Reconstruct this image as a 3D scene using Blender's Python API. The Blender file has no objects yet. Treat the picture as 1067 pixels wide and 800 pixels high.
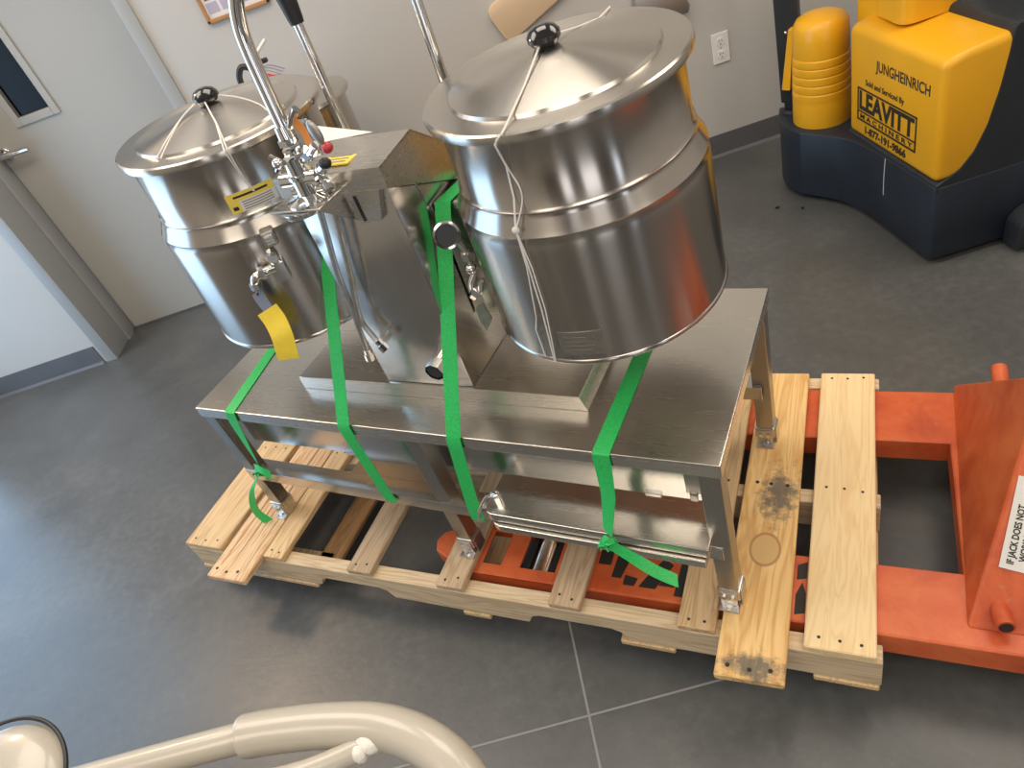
import bpy, bmesh, math, random
from mathutils import Matrix, Vector, Euler
random.seed(7)
PI = math.pi
sc = bpy.context.scene
COL = sc.collection
V = Vector

# ------------------------------------------------------------------ frames
TF_ROT = -0.5447842510943933            # the stand's frame in the room
FT = Matrix.Rotation(TF_ROT, 4, 'Z')
PF_ROT = -0.48405103372529196           # the pallet's frame in the room
FP = Matrix.Translation((-0.295, 0.0, 0.0)) @ Matrix.Rotation(PF_ROT, 4, 'Z')
FW = Matrix.Identity(4)
ZT, ZP = 0.610, 0.182                   # stand top, pallet top
ROT = {id(FT): TF_ROT, id(FP): PF_ROT, id(FW): 0.0}
BASE = {}

# ------------------------------------------------------------------ mesh helpers
def nb():
    return bmesh.new()

def hexa(bm, lo, hi, bev=0.0, seg=2):
    """box or truncated pyramid from 4 low + 4 high corners"""
    vs = [bm.verts.new(p) for p in lo] + [bm.verts.new(p) for p in hi]
    f = [(3, 2, 1, 0), (4, 5, 6, 7), (0, 1, 5, 4), (1, 2, 6, 5), (2, 3, 7, 6), (3, 0, 4, 7)]
    fs = [bm.faces.new([vs[i] for i in q]) for q in f]
    if bev > 0:
        es = set(e for a in fs for e in a.edges)
        bmesh.ops.bevel(bm, geom=list(es), offset=bev, segments=seg, profile=0.5, affect='EDGES')
    return vs

def box(bm, x0, x1, y0, y1, z0, z1, bev=0.0, seg=2, M=None):
    lo = [(x0, y0, z0), (x1, y0, z0), (x1, y1, z0), (x0, y1, z0)]
    hi = [(x0, y0, z1), (x1, y0, z1), (x1, y1, z1), (x0, y1, z1)]
    if M is not None:
        lo = [M @ V(p) for p in lo]; hi = [M @ V(p) for p in hi]
    hexa(bm, lo, hi, bev, seg)

def prism(bm, poly, axis, a, b, bev=0.0, seg=2):
    """extrude a 2D polygon along an axis: 'x' takes (y,z), 'y' takes (x,z), 'z' takes (x,y)"""
    def P(q, t):
        return {'x': (t, q[0], q[1]), 'y': (q[0], t, q[1]), 'z': (q[0], q[1], t)}[axis]
    A = [bm.verts.new(P(q, a)) for q in poly]
    B = [bm.verts.new(P(q, b)) for q in poly]
    n = len(poly)
    fs = [bm.faces.new(A), bm.faces.new(list(reversed(B)))]
    for i in range(n):
        fs.append(bm.faces.new([A[i], B[i], B[(i + 1) % n], A[(i + 1) % n]]))
    bmesh.ops.recalc_face_normals(bm, faces=fs)
    if bev > 0:
        es = set(e for f in fs for e in f.edges)
        bmesh.ops.bevel(bm, geom=list(es), offset=bev, segments=seg, profile=0.5, affect='EDGES')

def catmull(pts, k=6):
    pts = [V(p) for p in pts]
    if len(pts) < 3:
        return pts
    out = []
    P = [pts[0] * 2 - pts[1]] + pts + [pts[-1] * 2 - pts[-2]]
    for i in range(1, len(P) - 2):
        a, b, c, d = P[i - 1], P[i], P[i + 1], P[i + 2]
        for j in range(k):
            t = j / k
            out.append(0.5 * ((2 * b) + (c - a) * t + (2 * a - 5 * b + 4 * c - d) * t * t + (3 * b - a - 3 * c + d) * t ** 3))
    out.append(pts[-1])
    return out

def tube(bm, pts, r, n=12, smooth=0, caps=True):
    pts = catmull(pts, smooth) if smooth else [V(p) for p in pts]
    m = len(pts)
    rs = r if isinstance(r, (list, tuple)) else [r] * m
    if len(rs) != m:
        rs = [rs[min(len(rs) - 1, int(round(i * (len(rs) - 1) / (m - 1))))] for i in range(m)]
    up = None
    rings = []
    for i, p in enumerate(pts):
        d = (pts[min(i + 1, m - 1)] - pts[max(i - 1, 0)]).normalized()
        if up is None:
            up = V((0, 0, 1)) if abs(d.z) < 0.9 else V((1, 0, 0))
        u = (up - d * up.dot(d)).normalized()
        w = d.cross(u)
        up = u
        rings.append([bm.verts.new(p + rs[i] * (math.cos(2 * PI * k / n) * u + math.sin(2 * PI * k / n) * w)) for k in range(n)])
    for a, b in zip(rings, rings[1:]):
        for k in range(n):
            bm.faces.new([a[k], a[(k + 1) % n], b[(k + 1) % n], b[k]])
    if caps:
        bm.faces.new(list(reversed(rings[0])))
        bm.faces.new(rings[-1])

def axis_matrix(c, a):
    a = V(a).normalized()
    q = V((0, 0, 1)).rotation_difference(a)
    return Matrix.Translation(c) @ q.to_matrix().to_4x4()

def lathe(bm, prof, M=None, n=64, close=False):
    M = M or Matrix.Identity(4)
    rings = []
    for r, z in prof:
        if r < 1e-6:
            rings.append([bm.verts.new(M @ V((0, 0, z)))])
        else:
            rings.append([bm.verts.new(M @ V((r * math.cos(2 * PI * k / n), r * math.sin(2 * PI * k / n), z))) for k in range(n)])
    pairs = list(zip(rings, rings[1:]))
    if close:
        pairs.append((rings[-1], rings[0]))
    for a, b in pairs:
        for k in range(n):
            if len(a) == 1 and len(b) == 1:
                continue
            if len(a) == 1:
                bm.faces.new([a[0], b[(k + 1) % n], b[k]])
            elif len(b) == 1:
                bm.faces.new([a[k], a[(k + 1) % n], b[0]])
            else:
                bm.faces.new([a[k], a[(k + 1) % n], b[(k + 1) % n], b[k]])
    bmesh.ops.recalc_face_normals(bm, faces=bm.faces)

def ribbon(bm, pts, width, wdir, thick=0.0012, smooth=0):
    """flat strap: centre points, width along wdir (one vector or one per point)"""
    pts = [V(p) for p in pts]
    wd = [V(w).normalized() for w in wdir] if isinstance(wdir, list) else [V(wdir).normalized()] * len(pts)
    if smooth:
        P2 = catmull(pts, smooth)
        W2 = []
        m = len(pts) - 1
        for i in range(len(P2)):
            t = i / (len(P2) - 1) * m
            k = min(int(t), m - 1)
            W2.append(wd[k].lerp(wd[k + 1], t - k).normalized())
        pts, wd = P2, W2
    m = len(pts)
    rows = []
    for i, p in enumerate(pts):
        d = (pts[min(i + 1, m - 1)] - pts[max(i - 1, 0)]).normalized()
        n = d.cross(wd[i]).normalized() * thick / 2
        h = wd[i] * width / 2
        rows.append([bm.verts.new(q) for q in (p - h - n, p + h - n, p + h + n, p - h + n)])
    for a, b in zip(rows, rows[1:]):
        for k in range(4):
            bm.faces.new([a[k], a[(k + 1) % 4], b[(k + 1) % 4], b[k]])
    bm.faces.new(list(reversed(rows[0])))
    bm.faces.new(rows[-1])

def ball(bm, c, rx, ry, rz, M=None, u=16, v=10):
    prof = [(math.sin(PI * i / v), -math.cos(PI * i / v)) for i in range(v + 1)]
    prof[0] = (0, -1); prof[-1] = (0, 1)
    mm = Matrix.Translation(c) @ (M or Matrix.Identity(4)) @ Matrix.Diagonal((rx, ry, rz, 1))
    lathe(bm, prof, mm, u)

# ------------------------------------------------------------------ object helpers
def root_of(o):
    while o.parent:
        o = o.parent
    return o

def finish(me, bm, ang):
    bmesh.ops.recalc_face_normals(bm, faces=bm.faces)
    bm.to_mesh(me); bm.free()
    me.polygons.foreach_set('use_smooth', [True] * len(me.polygons))
    me.set_sharp_from_angle(angle=math.radians(ang))

def thing(name, label, cat, frame, base, group=None):
    o = bpy.data.objects.new(name, None)
    COL.objects.link(o)
    o.empty_display_size = 0.05
    o.location = frame @ V(base)
    o.rotation_euler = (0, 0, ROT[id(frame)])
    o['label'] = label; o['category'] = cat
    if group: o['group'] = group
    BASE[o.name] = V(base)
    return o

def flat(o):
    w_ = o.modifiers.new('weighted_normals', 'WEIGHTED_NORMAL')
    w_.keep_sharp = True; w_.weight = 100

def part(name, bm, mat, parent, label=None, ang=35):
    b = BASE[root_of(parent).name]
    bmesh.ops.translate(bm, verts=bm.verts, vec=-b)
    me = bpy.data.meshes.new(name)
    finish(me, bm, ang)
    me.materials.append(mat)
    o = bpy.data.objects.new(name, me)
    COL.objects.link(o)
    o.parent = parent
    if ang == 35: flat(o)
    if label: o['label'] = label
    return o

def solo(name, label, cat, bm, mat, frame, base, group=None, ang=35):
    bmesh.ops.translate(bm, verts=bm.verts, vec=-V(base))
    me = bpy.data.meshes.new(name)
    finish(me, bm, ang)
    me.materials.append(mat)
    o = bpy.data.objects.new(name, me)
    COL.objects.link(o)
    o.location = frame @ V(base)
    o.rotation_euler = (0, 0, ROT[id(frame)])
    o['label'] = label; o['category'] = cat
    if group: o['group'] = group
    BASE[o.name] = V(base)
    return o

def struct(name, bm, mat, ang=35):
    me = bpy.data.meshes.new(name)
    finish(me, bm, ang)
    me.materials.append(mat)
    o = bpy.data.objects.new(name, me)
    COL.objects.link(o)
    o['kind'] = 'structure'
    BASE[o.name] = V((0, 0, 0))
    return o

def text_bm(s, size, M, depth=0.0006, bold=0.0, align='LEFT', width=None):
    cu = bpy.data.curves.new('txt', 'FONT')
    cu.body = s; cu.size = size; cu.extrude = depth; cu.offset = bold; cu.align_x = align
    cu.resolution_u = 3
    o = bpy.data.objects.new('txt', cu)
    COL.objects.link(o)
    dg = bpy.context.evaluated_depsgraph_get()
    me = bpy.data.meshes.new_from_object(o.evaluated_get(dg))
    bm = nb(); bm.from_mesh(me)
    if width:
        xs = [v.co.x for v in bm.verts]
        k = width / (max(xs) - min(xs)); x0 = min(xs)
        for v in bm.verts: v.co.x = (v.co.x - x0) * k
    bmesh.ops.transform(bm, matrix=M, verts=bm.verts)
    bpy.data.objects.remove(o); bpy.data.curves.remove(cu); bpy.data.meshes.remove(me)
    return bm

# ------------------------------------------------------------------ materials
def new_mat(name):
    m = bpy.data.materials.new(name); m.use_nodes = True
    nt = m.node_tree
    return m, nt, nt.nodes['Principled BSDF']

def node(nt, t, **kw):
    n = nt.nodes.new(t)
    for k, v in kw.items():
        if k in n.inputs: n.inputs[k].default_value = v
        else: setattr(n, k, v)
    return n

def ramp(nt, fac, stops):
    r = nt.nodes.new('ShaderNodeValToRGB')
    e = r.color_ramp.elements
    while len(e) < len(stops): e.new(0.5)
    for i, (p, c) in enumerate(stops):
        e[i].position = p; e[i].color = (*c, 1) if len(c) == 3 else c
    nt.links.new(fac, r.inputs['Fac'])
    return r

def coords(nt, scale=(1, 1, 1), space='Object', rnd=False):
    tc = nt.nodes.new('ShaderNodeTexCoord')
    mp = nt.nodes.new('ShaderNodeMapping')
    mp.inputs['Scale'].default_value = scale
    nt.links.new(tc.outputs[space], mp.inputs['Vector'])
    if rnd:
        oi = nt.nodes.new('ShaderNodeObjectInfo')
        ml = nt.nodes.new('ShaderNodeMath'); ml.operation = 'MULTIPLY'; ml.inputs[1].default_value = 37.0
        nt.links.new(oi.outputs['Random'], ml.inputs[0])
        cb = nt.nodes.new('ShaderNodeCombineXYZ')
        for i in range(3): nt.links.new(ml.outputs[0], cb.inputs[i])
        nt.links.new(cb.outputs[0], mp.inputs['Location'])
    return mp.outputs['Vector']

def noise(nt, vec, scale, detail=3, rough=0.5, dist=0.0):
    n = node(nt, 'ShaderNodeTexNoise')
    n.inputs['Scale'].default_value = scale; n.inputs['Detail'].default_value = detail
    n.inputs['Roughness'].default_value = rough; n.inputs['Distortion'].default_value = dist
    nt.links.new(vec, n.inputs['Vector'])
    return n.outputs['Fac']

def bump(nt, bsdf, fac, strength, dist=0.01):
    b = node(nt, 'ShaderNodeBump'); b.inputs['Strength'].default_value = strength; b.inputs['Distance'].default_value = dist
    nt.links.new(fac, b.inputs['Height']); nt.links.new(b.outputs['Normal'], bsdf.inputs['Normal'])

def plain(name, col, rough=0.5, metal=0.0, spec=0.5, var=0.0, vscale=8.0, coat=0.0, bmp=0.0):
    m, nt, b = new_mat(name)
    b.inputs['Base Color'].default_value = (*col, 1)
    b.inputs['Roughness'].default_value = rough; b.inputs['Metallic'].default_value = metal
    b.inputs['Specular IOR Level'].default_value = spec
    if coat: b.inputs['Coat Weight'].default_value = coat; b.inputs['Coat Roughness'].default_value = 0.08
    if var or bmp:
        v = coords(nt); f = noise(nt, v, vscale, 4)
        if var:
            r = ramp(nt, f, [(0.3, tuple(c * (1 - var) for c in col)), (0.7, tuple(min(1, c * (1 + var)) for c in col))])
            nt.links.new(r.outputs['Color'], b.inputs['Base Color'])
        if bmp: bump(nt, b, f, bmp)
    return m

def steel(name, col=(0.60, 0.585, 0.56), rough=0.2, stretch=(1, 1, 60), aniso=0.0, bm_=0.006, vr=0.3):
    m, nt, b = new_mat(name)
    b.inputs['Metallic'].default_value = 1.0
    b.inputs['Base Color'].default_value = (*col, 1)
    v = coords(nt, stretch)
    f = noise(nt, v, 6.0, 4, 0.6)
    mr = node(nt, 'ShaderNodeMapRange')
    mr.inputs['To Min'].default_value = rough * (1 - vr); mr.inputs['To Max'].default_value = rough * (1 + vr)
    nt.links.new(f, mr.inputs['Value']); nt.links.new(mr.outputs['Result'], b.inputs['Roughness'])
    if aniso:
        b.inputs['Anisotropic'].default_value = aniso
        b.inputs['Anisotropic Rotation'].default_value = 0.25
        tg = node(nt, 'ShaderNodeTangent', direction_type='RADIAL', axis='Z')
        nt.links.new(tg.outputs['Tangent'], b.inputs['Tangent'])
    if bm_: bump(nt, b, f, bm_, 0.002)
    return m

STEEL = steel('brushed_steel', (0.49, 0.455, 0.415), 0.225, (0.6, 0.6, 60), 0.88, 0.0, 0.05)
STEEL_LID = steel('spun_steel', (0.60, 0.56, 0.51), 0.25, (3, 3, 3), 0.85, 0.0, 0.03)
STEEL_TOP = steel('table_steel', (0.72, 0.68, 0.62), 0.27, (0.6, 18, 18), 0.0, 0.001, 0.06)
STEEL_PANEL = steel('panel_steel', (0.58, 0.56, 0.53), 0.20, (22, 22, 0.8))
STEEL_LEG = steel('leg_steel', (0.42, 0.40, 0.375), 0.30, (22, 22, 1.0))
STEEL_COVER = steel('cover_steel', (0.60, 0.57, 0.52), 0.28, (0.8, 22, 22), 0.0, 0.0, 0.12)
CHROME = plain('chrome', (0.78, 0.77, 0.75), 0.09, 1.0)
ZINC = plain('zinc', (0.62, 0.60, 0.57), 0.32, 1.0, var=0.15, vscale=60)
BRASS = plain('brass', (0.62, 0.48, 0.25), 0.25, 1.0)
HOLE = plain('socket_black', (0.012, 0.012, 0.013), 0.6)
BLACKGLOSS = plain('black_bakelite', (0.010, 0.010, 0.011), 0.12, coat=0.6)
BLACKRUB = plain('black_rubber', (0.016, 0.016, 0.017), 0.45)
STRING = plain('white_cord', (0.74, 0.71, 0.66), 0.7)
PAPER = plain('paper', (0.80, 0.77, 0.72), 0.8)
YTAG = plain('yellow_tag', (0.90, 0.66, 0.05), 0.6, var=0.08, vscale=30)
GREYTAG = plain('grey_tag', (0.22, 0.26, 0.34), 0.5)
YLAB = plain('yellow_label', (0.82, 0.63, 0.10), 0.45)
WLAB = plain('white_label', (0.72, 0.70, 0.66), 0.45)
INK = plain('black_ink', (0.02, 0.018, 0.015), 0.6)
GINK = plain('grey_ink', (0.20, 0.19, 0.18), 0.6)
ORTAG = plain('orange_tag', (0.72, 0.26, 0.05), 0.5)
RED = plain('red_plastic', (0.50, 0.04, 0.05), 0.3)
CREAM = plain('cream_enamel', (0.47, 0.43, 0.36), 0.28, coat=0.35, var=0.03, vscale=12)
WELD = plain('white_weld', (0.80, 0.76, 0.69), 0.5, bmp=0.3, vscale=150)
YPLAST = plain('yellow_plastic', (0.80, 0.40, 0.012), 0.36, var=0.04, vscale=5)
NAVY = plain('dark_blue_plastic', (0.014, 0.021, 0.032), 0.42, var=0.25, vscale=6, bmp=0.05)
CHAR = plain('charcoal_plastic', (0.020, 0.024, 0.029), 0.45, var=0.15, vscale=9)
WALLP = plain('wall_paint', (0.50, 0.48, 0.45), 0.75, var=0.02, vscale=2, bmp=0.03)
CEILP = plain('ceiling_paint', (0.75, 0.72, 0.68), 0.85)
BASEP = plain('vinyl_base', (0.105, 0.105, 0.112), 0.5, var=0.08)
DOORP = plain('door_paint', (0.42, 0.40, 0.36), 0.5, var=0.02, vscale=2)
FRAMEP = plain('frame_paint', (0.36, 0.36, 0.35), 0.45)
OUTLETP = plain('outlet_plastic', (0.80, 0.78, 0.74), 0.35)
GLASSB = plain('dark_glass', (0.006, 0.006, 0.007), 0.12, spec=0.15)
PANELW = plain('pale_wood', (0.72, 0.53, 0.34), 0.5, var=0.06, vscale=4)
ALU = plain('grey_metal', (0.40, 0.38, 0.36), 0.4, 0.8)
NOTICEF = plain('notice_frame', (0.42, 0.21, 0.08), 0.4)
NOTICEP = plain('notice_paper', (0.74, 0.70, 0.68), 0.4)
BROWNI = plain('brown_print', (0.22, 0.06, 0.04), 0.5)
VIOI = plain('violet_print', (0.45, 0.40, 0.50), 0.5)
JOINT = plain('joint_filler', (0.26, 0.26, 0.255), 0.6)
DEBRIS = plain('dark_crumb', (0.012, 0.012, 0.013), 0.8)

def green_strap():
    m, nt, b = new_mat('green_webbing')
    v = coords(nt)
    f = noise(nt, v, 300, 2)
    r = ramp(nt, f, [(0.3, (0.018, 0.42, 0.085)), (0.7, (0.034, 0.58, 0.13))])
    nt.links.new(r.outputs['Color'], b.inputs['Base Color'])
    b.inputs['Roughness'].default_value = 0.5
    bump(nt, b, f, 0.15, 0.002)
    return m
GREEN = green_strap()

def floor_mat():
    m, nt, b = new_mat('sealed_concrete')
    v = coords(nt)
    a = noise(nt, v, 2.2, 6, 0.6, 0.4)
    c = noise(nt, v, 34.0, 5, 0.65)
    mx = node(nt, 'ShaderNodeMix', data_type='FLOAT')
    mx.inputs['Factor'].default_value = 0.38
    nt.links.new(a, mx.inputs['A']); nt.links.new(c, mx.inputs['B'])
    r = ramp(nt, mx.outputs['Result'], [(0.28, (0.060, 0.062, 0.061)), (0.52, (0.092, 0.094, 0.092)), (0.75, (0.145, 0.145, 0.141))])
    nt.links.new(r.outputs['Color'], b.inputs['Base Color'])
    mr = node(nt, 'ShaderNodeMapRange')
    mr.inputs['To Min'].default_value = 0.22; mr.inputs['To Max'].default_value = 0.44
    nt.links.new(c, mr.inputs['Value']); nt.links.new(mr.outputs['Result'], b.inputs['Roughness'])
    bump(nt, b, c, 0.09, 0.006)
    return m
FLOOR = floor_mat()

def wood(name, along, light=(0.74, 0.53, 0.29), dark=(0.50, 0.30, 0.13), stain=None, knot=None, dirty=0.0, ringscale=1.0):
    """pine board; along: the axis of the grain; stain / knot: (x, y, rx, ry) marks in the board's own frame"""
    m, nt, b = new_mat(name)
    s = {'x': (0.9, 11, 11), 'y': (11, 0.9, 11)}[along]
    v = coords(nt, tuple(k * ringscale for k in s), rnd=True)
    n1 = noise(nt, v, 2.2, 3, 0.5, 0.9)
    w = node(nt, 'ShaderNodeMath', operation='MULTIPLY'); w.inputs[1].default_value = 7.0
    nt.links.new(n1, w.inputs[0])
    fr = node(nt, 'ShaderNodeMath', operation='PINGPONG'); fr.inputs[1].default_value = 0.5
    nt.links.new(w.outputs[0], fr.inputs[0])
    n2 = noise(nt, v, 14.0, 3, 0.6)
    ad = node(nt, 'ShaderNodeMath', operation='MULTIPLY_ADD'); ad.inputs[1].default_value = 0.45
    nt.links.new(n2, ad.inputs[0]); nt.links.new(fr.outputs[0], ad.inputs[2])
    r = ramp(nt, ad.outputs[0], [(0.15, dark), (0.5, tuple((l * 0.75 + d * 0.25) for l, d in zip(light, dark))), (0.8, light)])
    col = r.outputs['Color']
    oi = node(nt, 'ShaderNodeObjectInfo')
    hsv = node(nt, 'ShaderNodeHueSaturation')
    mr = node(nt, 'ShaderNodeMapRange'); mr.inputs['To Min'].default_value = 0.86; mr.inputs['To Max'].default_value = 1.12
    nt.links.new(oi.outputs['Random'], mr.inputs['Value']); nt.links.new(mr.outputs['Result'], hsv.inputs['Value'])
    nt.links.new(col, hsv.inputs['Color']); col = hsv.outputs['Color']
    ov = coords(nt)
    def mark(cx, cy, rx, ry, c, thr, amt, nsc, hard):
        nonlocal col
        mp = node(nt, 'ShaderNodeMapping'); mp.inputs['Location'].default_value = (-cx / rx, -cy / ry, 0)
        mp.inputs['Scale'].default_value = (1 / rx, 1 / ry, 0)
        nt.links.new(ov, mp.inputs['Vector'])
        ln = node(nt, 'ShaderNodeVectorMath', operation='LENGTH'); nt.links.new(mp.outputs['Vector'], ln.inputs[0])
        nn = noise(nt, ov, nsc, 5, 0.7)
        ma = node(nt, 'ShaderNodeMath', operation='MULTIPLY_ADD'); ma.inputs[1].default_value = hard
        nt.links.new(nn, ma.inputs[0]); nt.links.new(ln.outputs['Value'], ma.inputs[2])
        rr = ramp(nt, ma.outputs[0], [(thr[0], (amt,) * 3), (thr[1], (0, 0, 0))])
        mx = node(nt, 'ShaderNodeMix', data_type='RGBA')
        nt.links.new(rr.outputs['Color'], mx.inputs['Factor'])
        nt.links.new(col, mx.inputs['A']); mx.inputs['B'].default_value = (*c, 1)
        col = mx.outputs['Result']
    for q in (stain or []): mark(*q, (0.10, 0.10, 0.09), (0.7, 1.35), 0.85, 45, 1.3 * 0.9)
    for q in (knot or []):
        mark(*q, (0.42, 0.23, 0.09), (0.93, 1.0), 0.9, 20, 0.05)
        mark(q[0], q[1], q[2] * 0.86, q[3] * 0.86, (0.70, 0.45, 0.19), (0.93, 1.0), 0.9, 20, 0.05)
    nt.links.new(col, b.inputs['Base Color'])
    b.inputs['Roughness'].default_value = 0.62
    bump(nt, b, n2, 0.12, 0.004)
    return m

WB = wood('pine_deck', 'y')
WPALE = wood('pine_pale', 'y', (0.86, 0.66, 0.37), (0.76, 0.53, 0.26))
WBROWN = wood('pine_brown', 'y', (0.42, 0.24, 0.10), (0.25, 0.13, 0.05))
WGREYED = wood('pine_greyed', 'y', (0.62, 0.46, 0.29), (0.42, 0.28, 0.16))
WX = wood('pine_stringer', 'x', (0.72, 0.57, 0.37), (0.50, 0.35, 0.20))
WSPLIT = wood('pine_split', 'y', (0.80, 0.58, 0.34), (0.58, 0.28, 0.12), ringscale=1.4)
# stains and knot of the wide board under the stand's right legs (x, y in the board's frame)
WSTAIN = wood('pine_stained', 'y', (0.82, 0.56, 0.24), (0.60, 0.32, 0.10),
              stain=[(1.605 - .9, 0.36 - .38, 0.12, 0.23), (1.59 - .9, -0.06 - .38, 0.19, 0.085)], knot=[(1.588 - .9, 0.205 - .38, 0.034, 0.046)], ringscale=0.8)

def orange_paint():
    m, nt, b = new_mat('orange_paint_worn')
    v = coords(nt)
    f = noise(nt, v, 9, 5, 0.65, 0.3)
    r = ramp(nt, f, [(0.25, (0.42, 0.060, 0.020)), (0.5, (0.60, 0.112, 0.030)), (0.75, (0.70, 0.18, 0.060))])
    g = noise(nt, v, 42, 6, 0.75)
    s = ramp(nt, g, [(0.60, (0, 0, 0)), (0.72, (0.75, 0.75, 0.75))])
    mx = node(nt, 'ShaderNodeMix', data_type='RGBA')
    nt.links.new(s.outputs['Color'], mx.inputs['Factor']); nt.links.new(r.outputs['Color'], mx.inputs['A'])
    mx.inputs['B'].default_value = (0.46, 0.22, 0.13, 1)
    nt.links.new(mx.outputs['Result'], b.inputs['Base Color'])
    b.inputs['Roughness'].default_value = 0.42
    bump(nt, b, f, 0.08, 0.006)
    return m
ORANGE = orange_paint()

# ------------------------------------------------------------------ the room
YW, YD = 1.665, 1.94        # wall plane, door plane (recessed)
XL, XR, YR, ZC = -2.05, 3.9, -4.6, 2.95
bm = nb(); box(bm, XL - .2, XR + .2, YR - .2, YD + .3, -0.1, 0.0); struct('floor', bm, FLOOR)
bm = nb(); box(bm, XL - .2, XR + .2, YR - .2, YD + .3, ZC, ZC + .1); struct('ceiling', bm, CEILP)
DX0, DX1, DH = -1.275, -0.232, 2.13          # rough opening incl. frame
bm = nb()
box(bm, XL, DX0, YW, YD + .2, 0, ZC); box(bm, DX1, XR, YW, YD + .2, 0, ZC); box(bm, DX0, DX1, YW, YD + .2, DH, ZC)
struct('wall_back', bm, WALLP)
# left wall: glazed openings to the daylight
WINS = [(-0.35, 1.40)]
bm = nb()
ys = [YR] + [t for w in WINS for t in w] + [YW]
for i in range(0, len(ys), 2): box(bm, XL - .2, XL, ys[i], ys[i + 1], 0, ZC)
for a, b_ in WINS:
    box(bm, XL - .2, XL, a, b_, 2.35, ZC); box(bm, XL - .2, XL, a, b_, -.05, 0.02)
struct('wall_left', bm, WALLP)
for k, (a, b_) in enumerate(WINS):
    bm = nb()
    for t in (a, (a + b_) / 2 - .03, b_ - .06): box(bm, XL - .12, XL - .06, t, t + .06, .02, 2.35)
    for z in (.02, 1.1, 2.29): box(bm, XL - .118, XL - .062, a, b_, z, z + .06)
    struct('window_%d' % (k + 1), bm, FRAMEP)
bm = nb(); box(bm, XR, XR + .2, YR, YD, 0, ZC); struct('wall_right', bm, WALLP)
FRONTP = plain('front_wall_paint', (0.085, 0.068, 0.054), 0.8)
bm = nb()
LITES = [(-.75, -.10), (.70, 1.75), (3.0, 3.4)]        # tall glazed lights in the wall behind the photographer
xs = [XL] + [q for w_ in LITES for q in w_] + [XR]
for i in range(0, len(xs), 2): box(bm, xs[i], xs[i + 1], YR - .2, YR, 0, ZC)
for a, b_ in LITES: box(bm, a, b_, YR - .2, YR, 2.25, ZC); box(bm, a, b_, YR - .2, YR, 0, .06)
struct('wall_front', bm, FRONTP)
for k, (a, b_) in enumerate(LITES):
    bm = nb()
    for q in (a, b_ - .03): box(bm, q, q + .03, YR - .12, YR - .06, .06, 2.25)
    for z in (.06, 1.1, 2.20): box(bm, a, b_, YR - .118, YR - .062, z, z + .05)
    struct('window_%d' % (k + 3), bm, FRAMEP)
# the grey door in its recess
bm = nb()
box(bm, DX0, DX0 + .055, YW - .012, YD + .02, 0, DH, .003)
box(bm, DX1 - .055, DX1, YW - .012, YD + .02, 0, DH, .003)
box(bm, DX0, DX1, YW - .012, YD + .02, DH - .055, DH, .003)
box(bm, DX0 + .055, DX0 + .068, YW + .16, YW + .23, 0, DH - .055, .002)
box(bm, DX1 - .068, DX1 - .055, YW + .16, YW + .23, 0, DH - .055, .002)
struct('trim_1', bm, FRAMEP)
bm = nb()
wx0, wx1, wz0, wz1 = -1.035, -0.885, 1.10, 1.85
dx0, dx1 = DX0 + .058, DX1 - .058
for q in ((dx0, wx0, .008, DH - .06), (wx1, dx1, .008, DH - .06), (wx0, wx1, .008, wz0), (wx0, wx1, wz1, DH - .06)):
    box(bm, q[0], q[1], YD, YD + .045, q[2], q[3])
door = struct('door_1', bm, DOORP)
bm = nb()
for q in ((wx0 - .032, wx0, wz0 - .035, wz1 + .03), (wx1, wx1 + .032, wz0 - .035, wz1 + .03), (wx0, wx1, wz0 - .035, wz0), (wx0, wx1, wz1, wz1 + .03)):
    box(bm, q[0], q[1], YD - .009, YD + .01, q[2], q[3], .003)
part('vision_frame', bm, DOORP, door)
bm = nb(); box(bm, wx0, wx1, YD + .015, YD + .025, wz0, wz1); part('glass_pane', bm, GLASSB, door, 'dark narrow glass pane')
bm = nb()
tube(bm, [(-1.19, YD, .985), (-1.19, YD - .045, .985)], .012)
tube(bm, [(-1.195, YD - .05, .985), (-1.16, YD - .055, .986), (-1.06, YD - .05, .982)], [.013, .014, .012], 12, 4)
lathe(bm, [(0, .0), (.026, 0), (.026, .008), (.02, .012), (0, .012)], axis_matrix((-1.19, YD, .985), (0, -1, 0)), 24)
part('door_handle', bm, CHROME, door, 'satin metal lever handle')
bm = nb(); box(bm, dx0, dx1, YD - .01, YD + .05, 0.0, .007); struct('trim_2', bm, BASEP)
def base_strip(name, x0, x1):
    bm = nb()
    prism(bm, [(YW, 0), (YW - .016, 0), (YW - .007, .012), (YW - .006, .102), (YW, .102)], 'x', x0, x1)
    struct(name, bm, BASEP)
base_strip('baseboard_left', XL, DX0 - .02)
base_strip('baseboard_right', DX1 + .003, XR)
# saw joints in the slab
bm = nb(); box(bm, .739, .744, -4.5, -.1, -.002, .0006); struct('trim_3', bm, JOINT)
bm = nb(); box(bm, -.3, 3.5, -.7135, -.7090, -.002, .0008); struct('trim_4', bm, JOINT)

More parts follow.
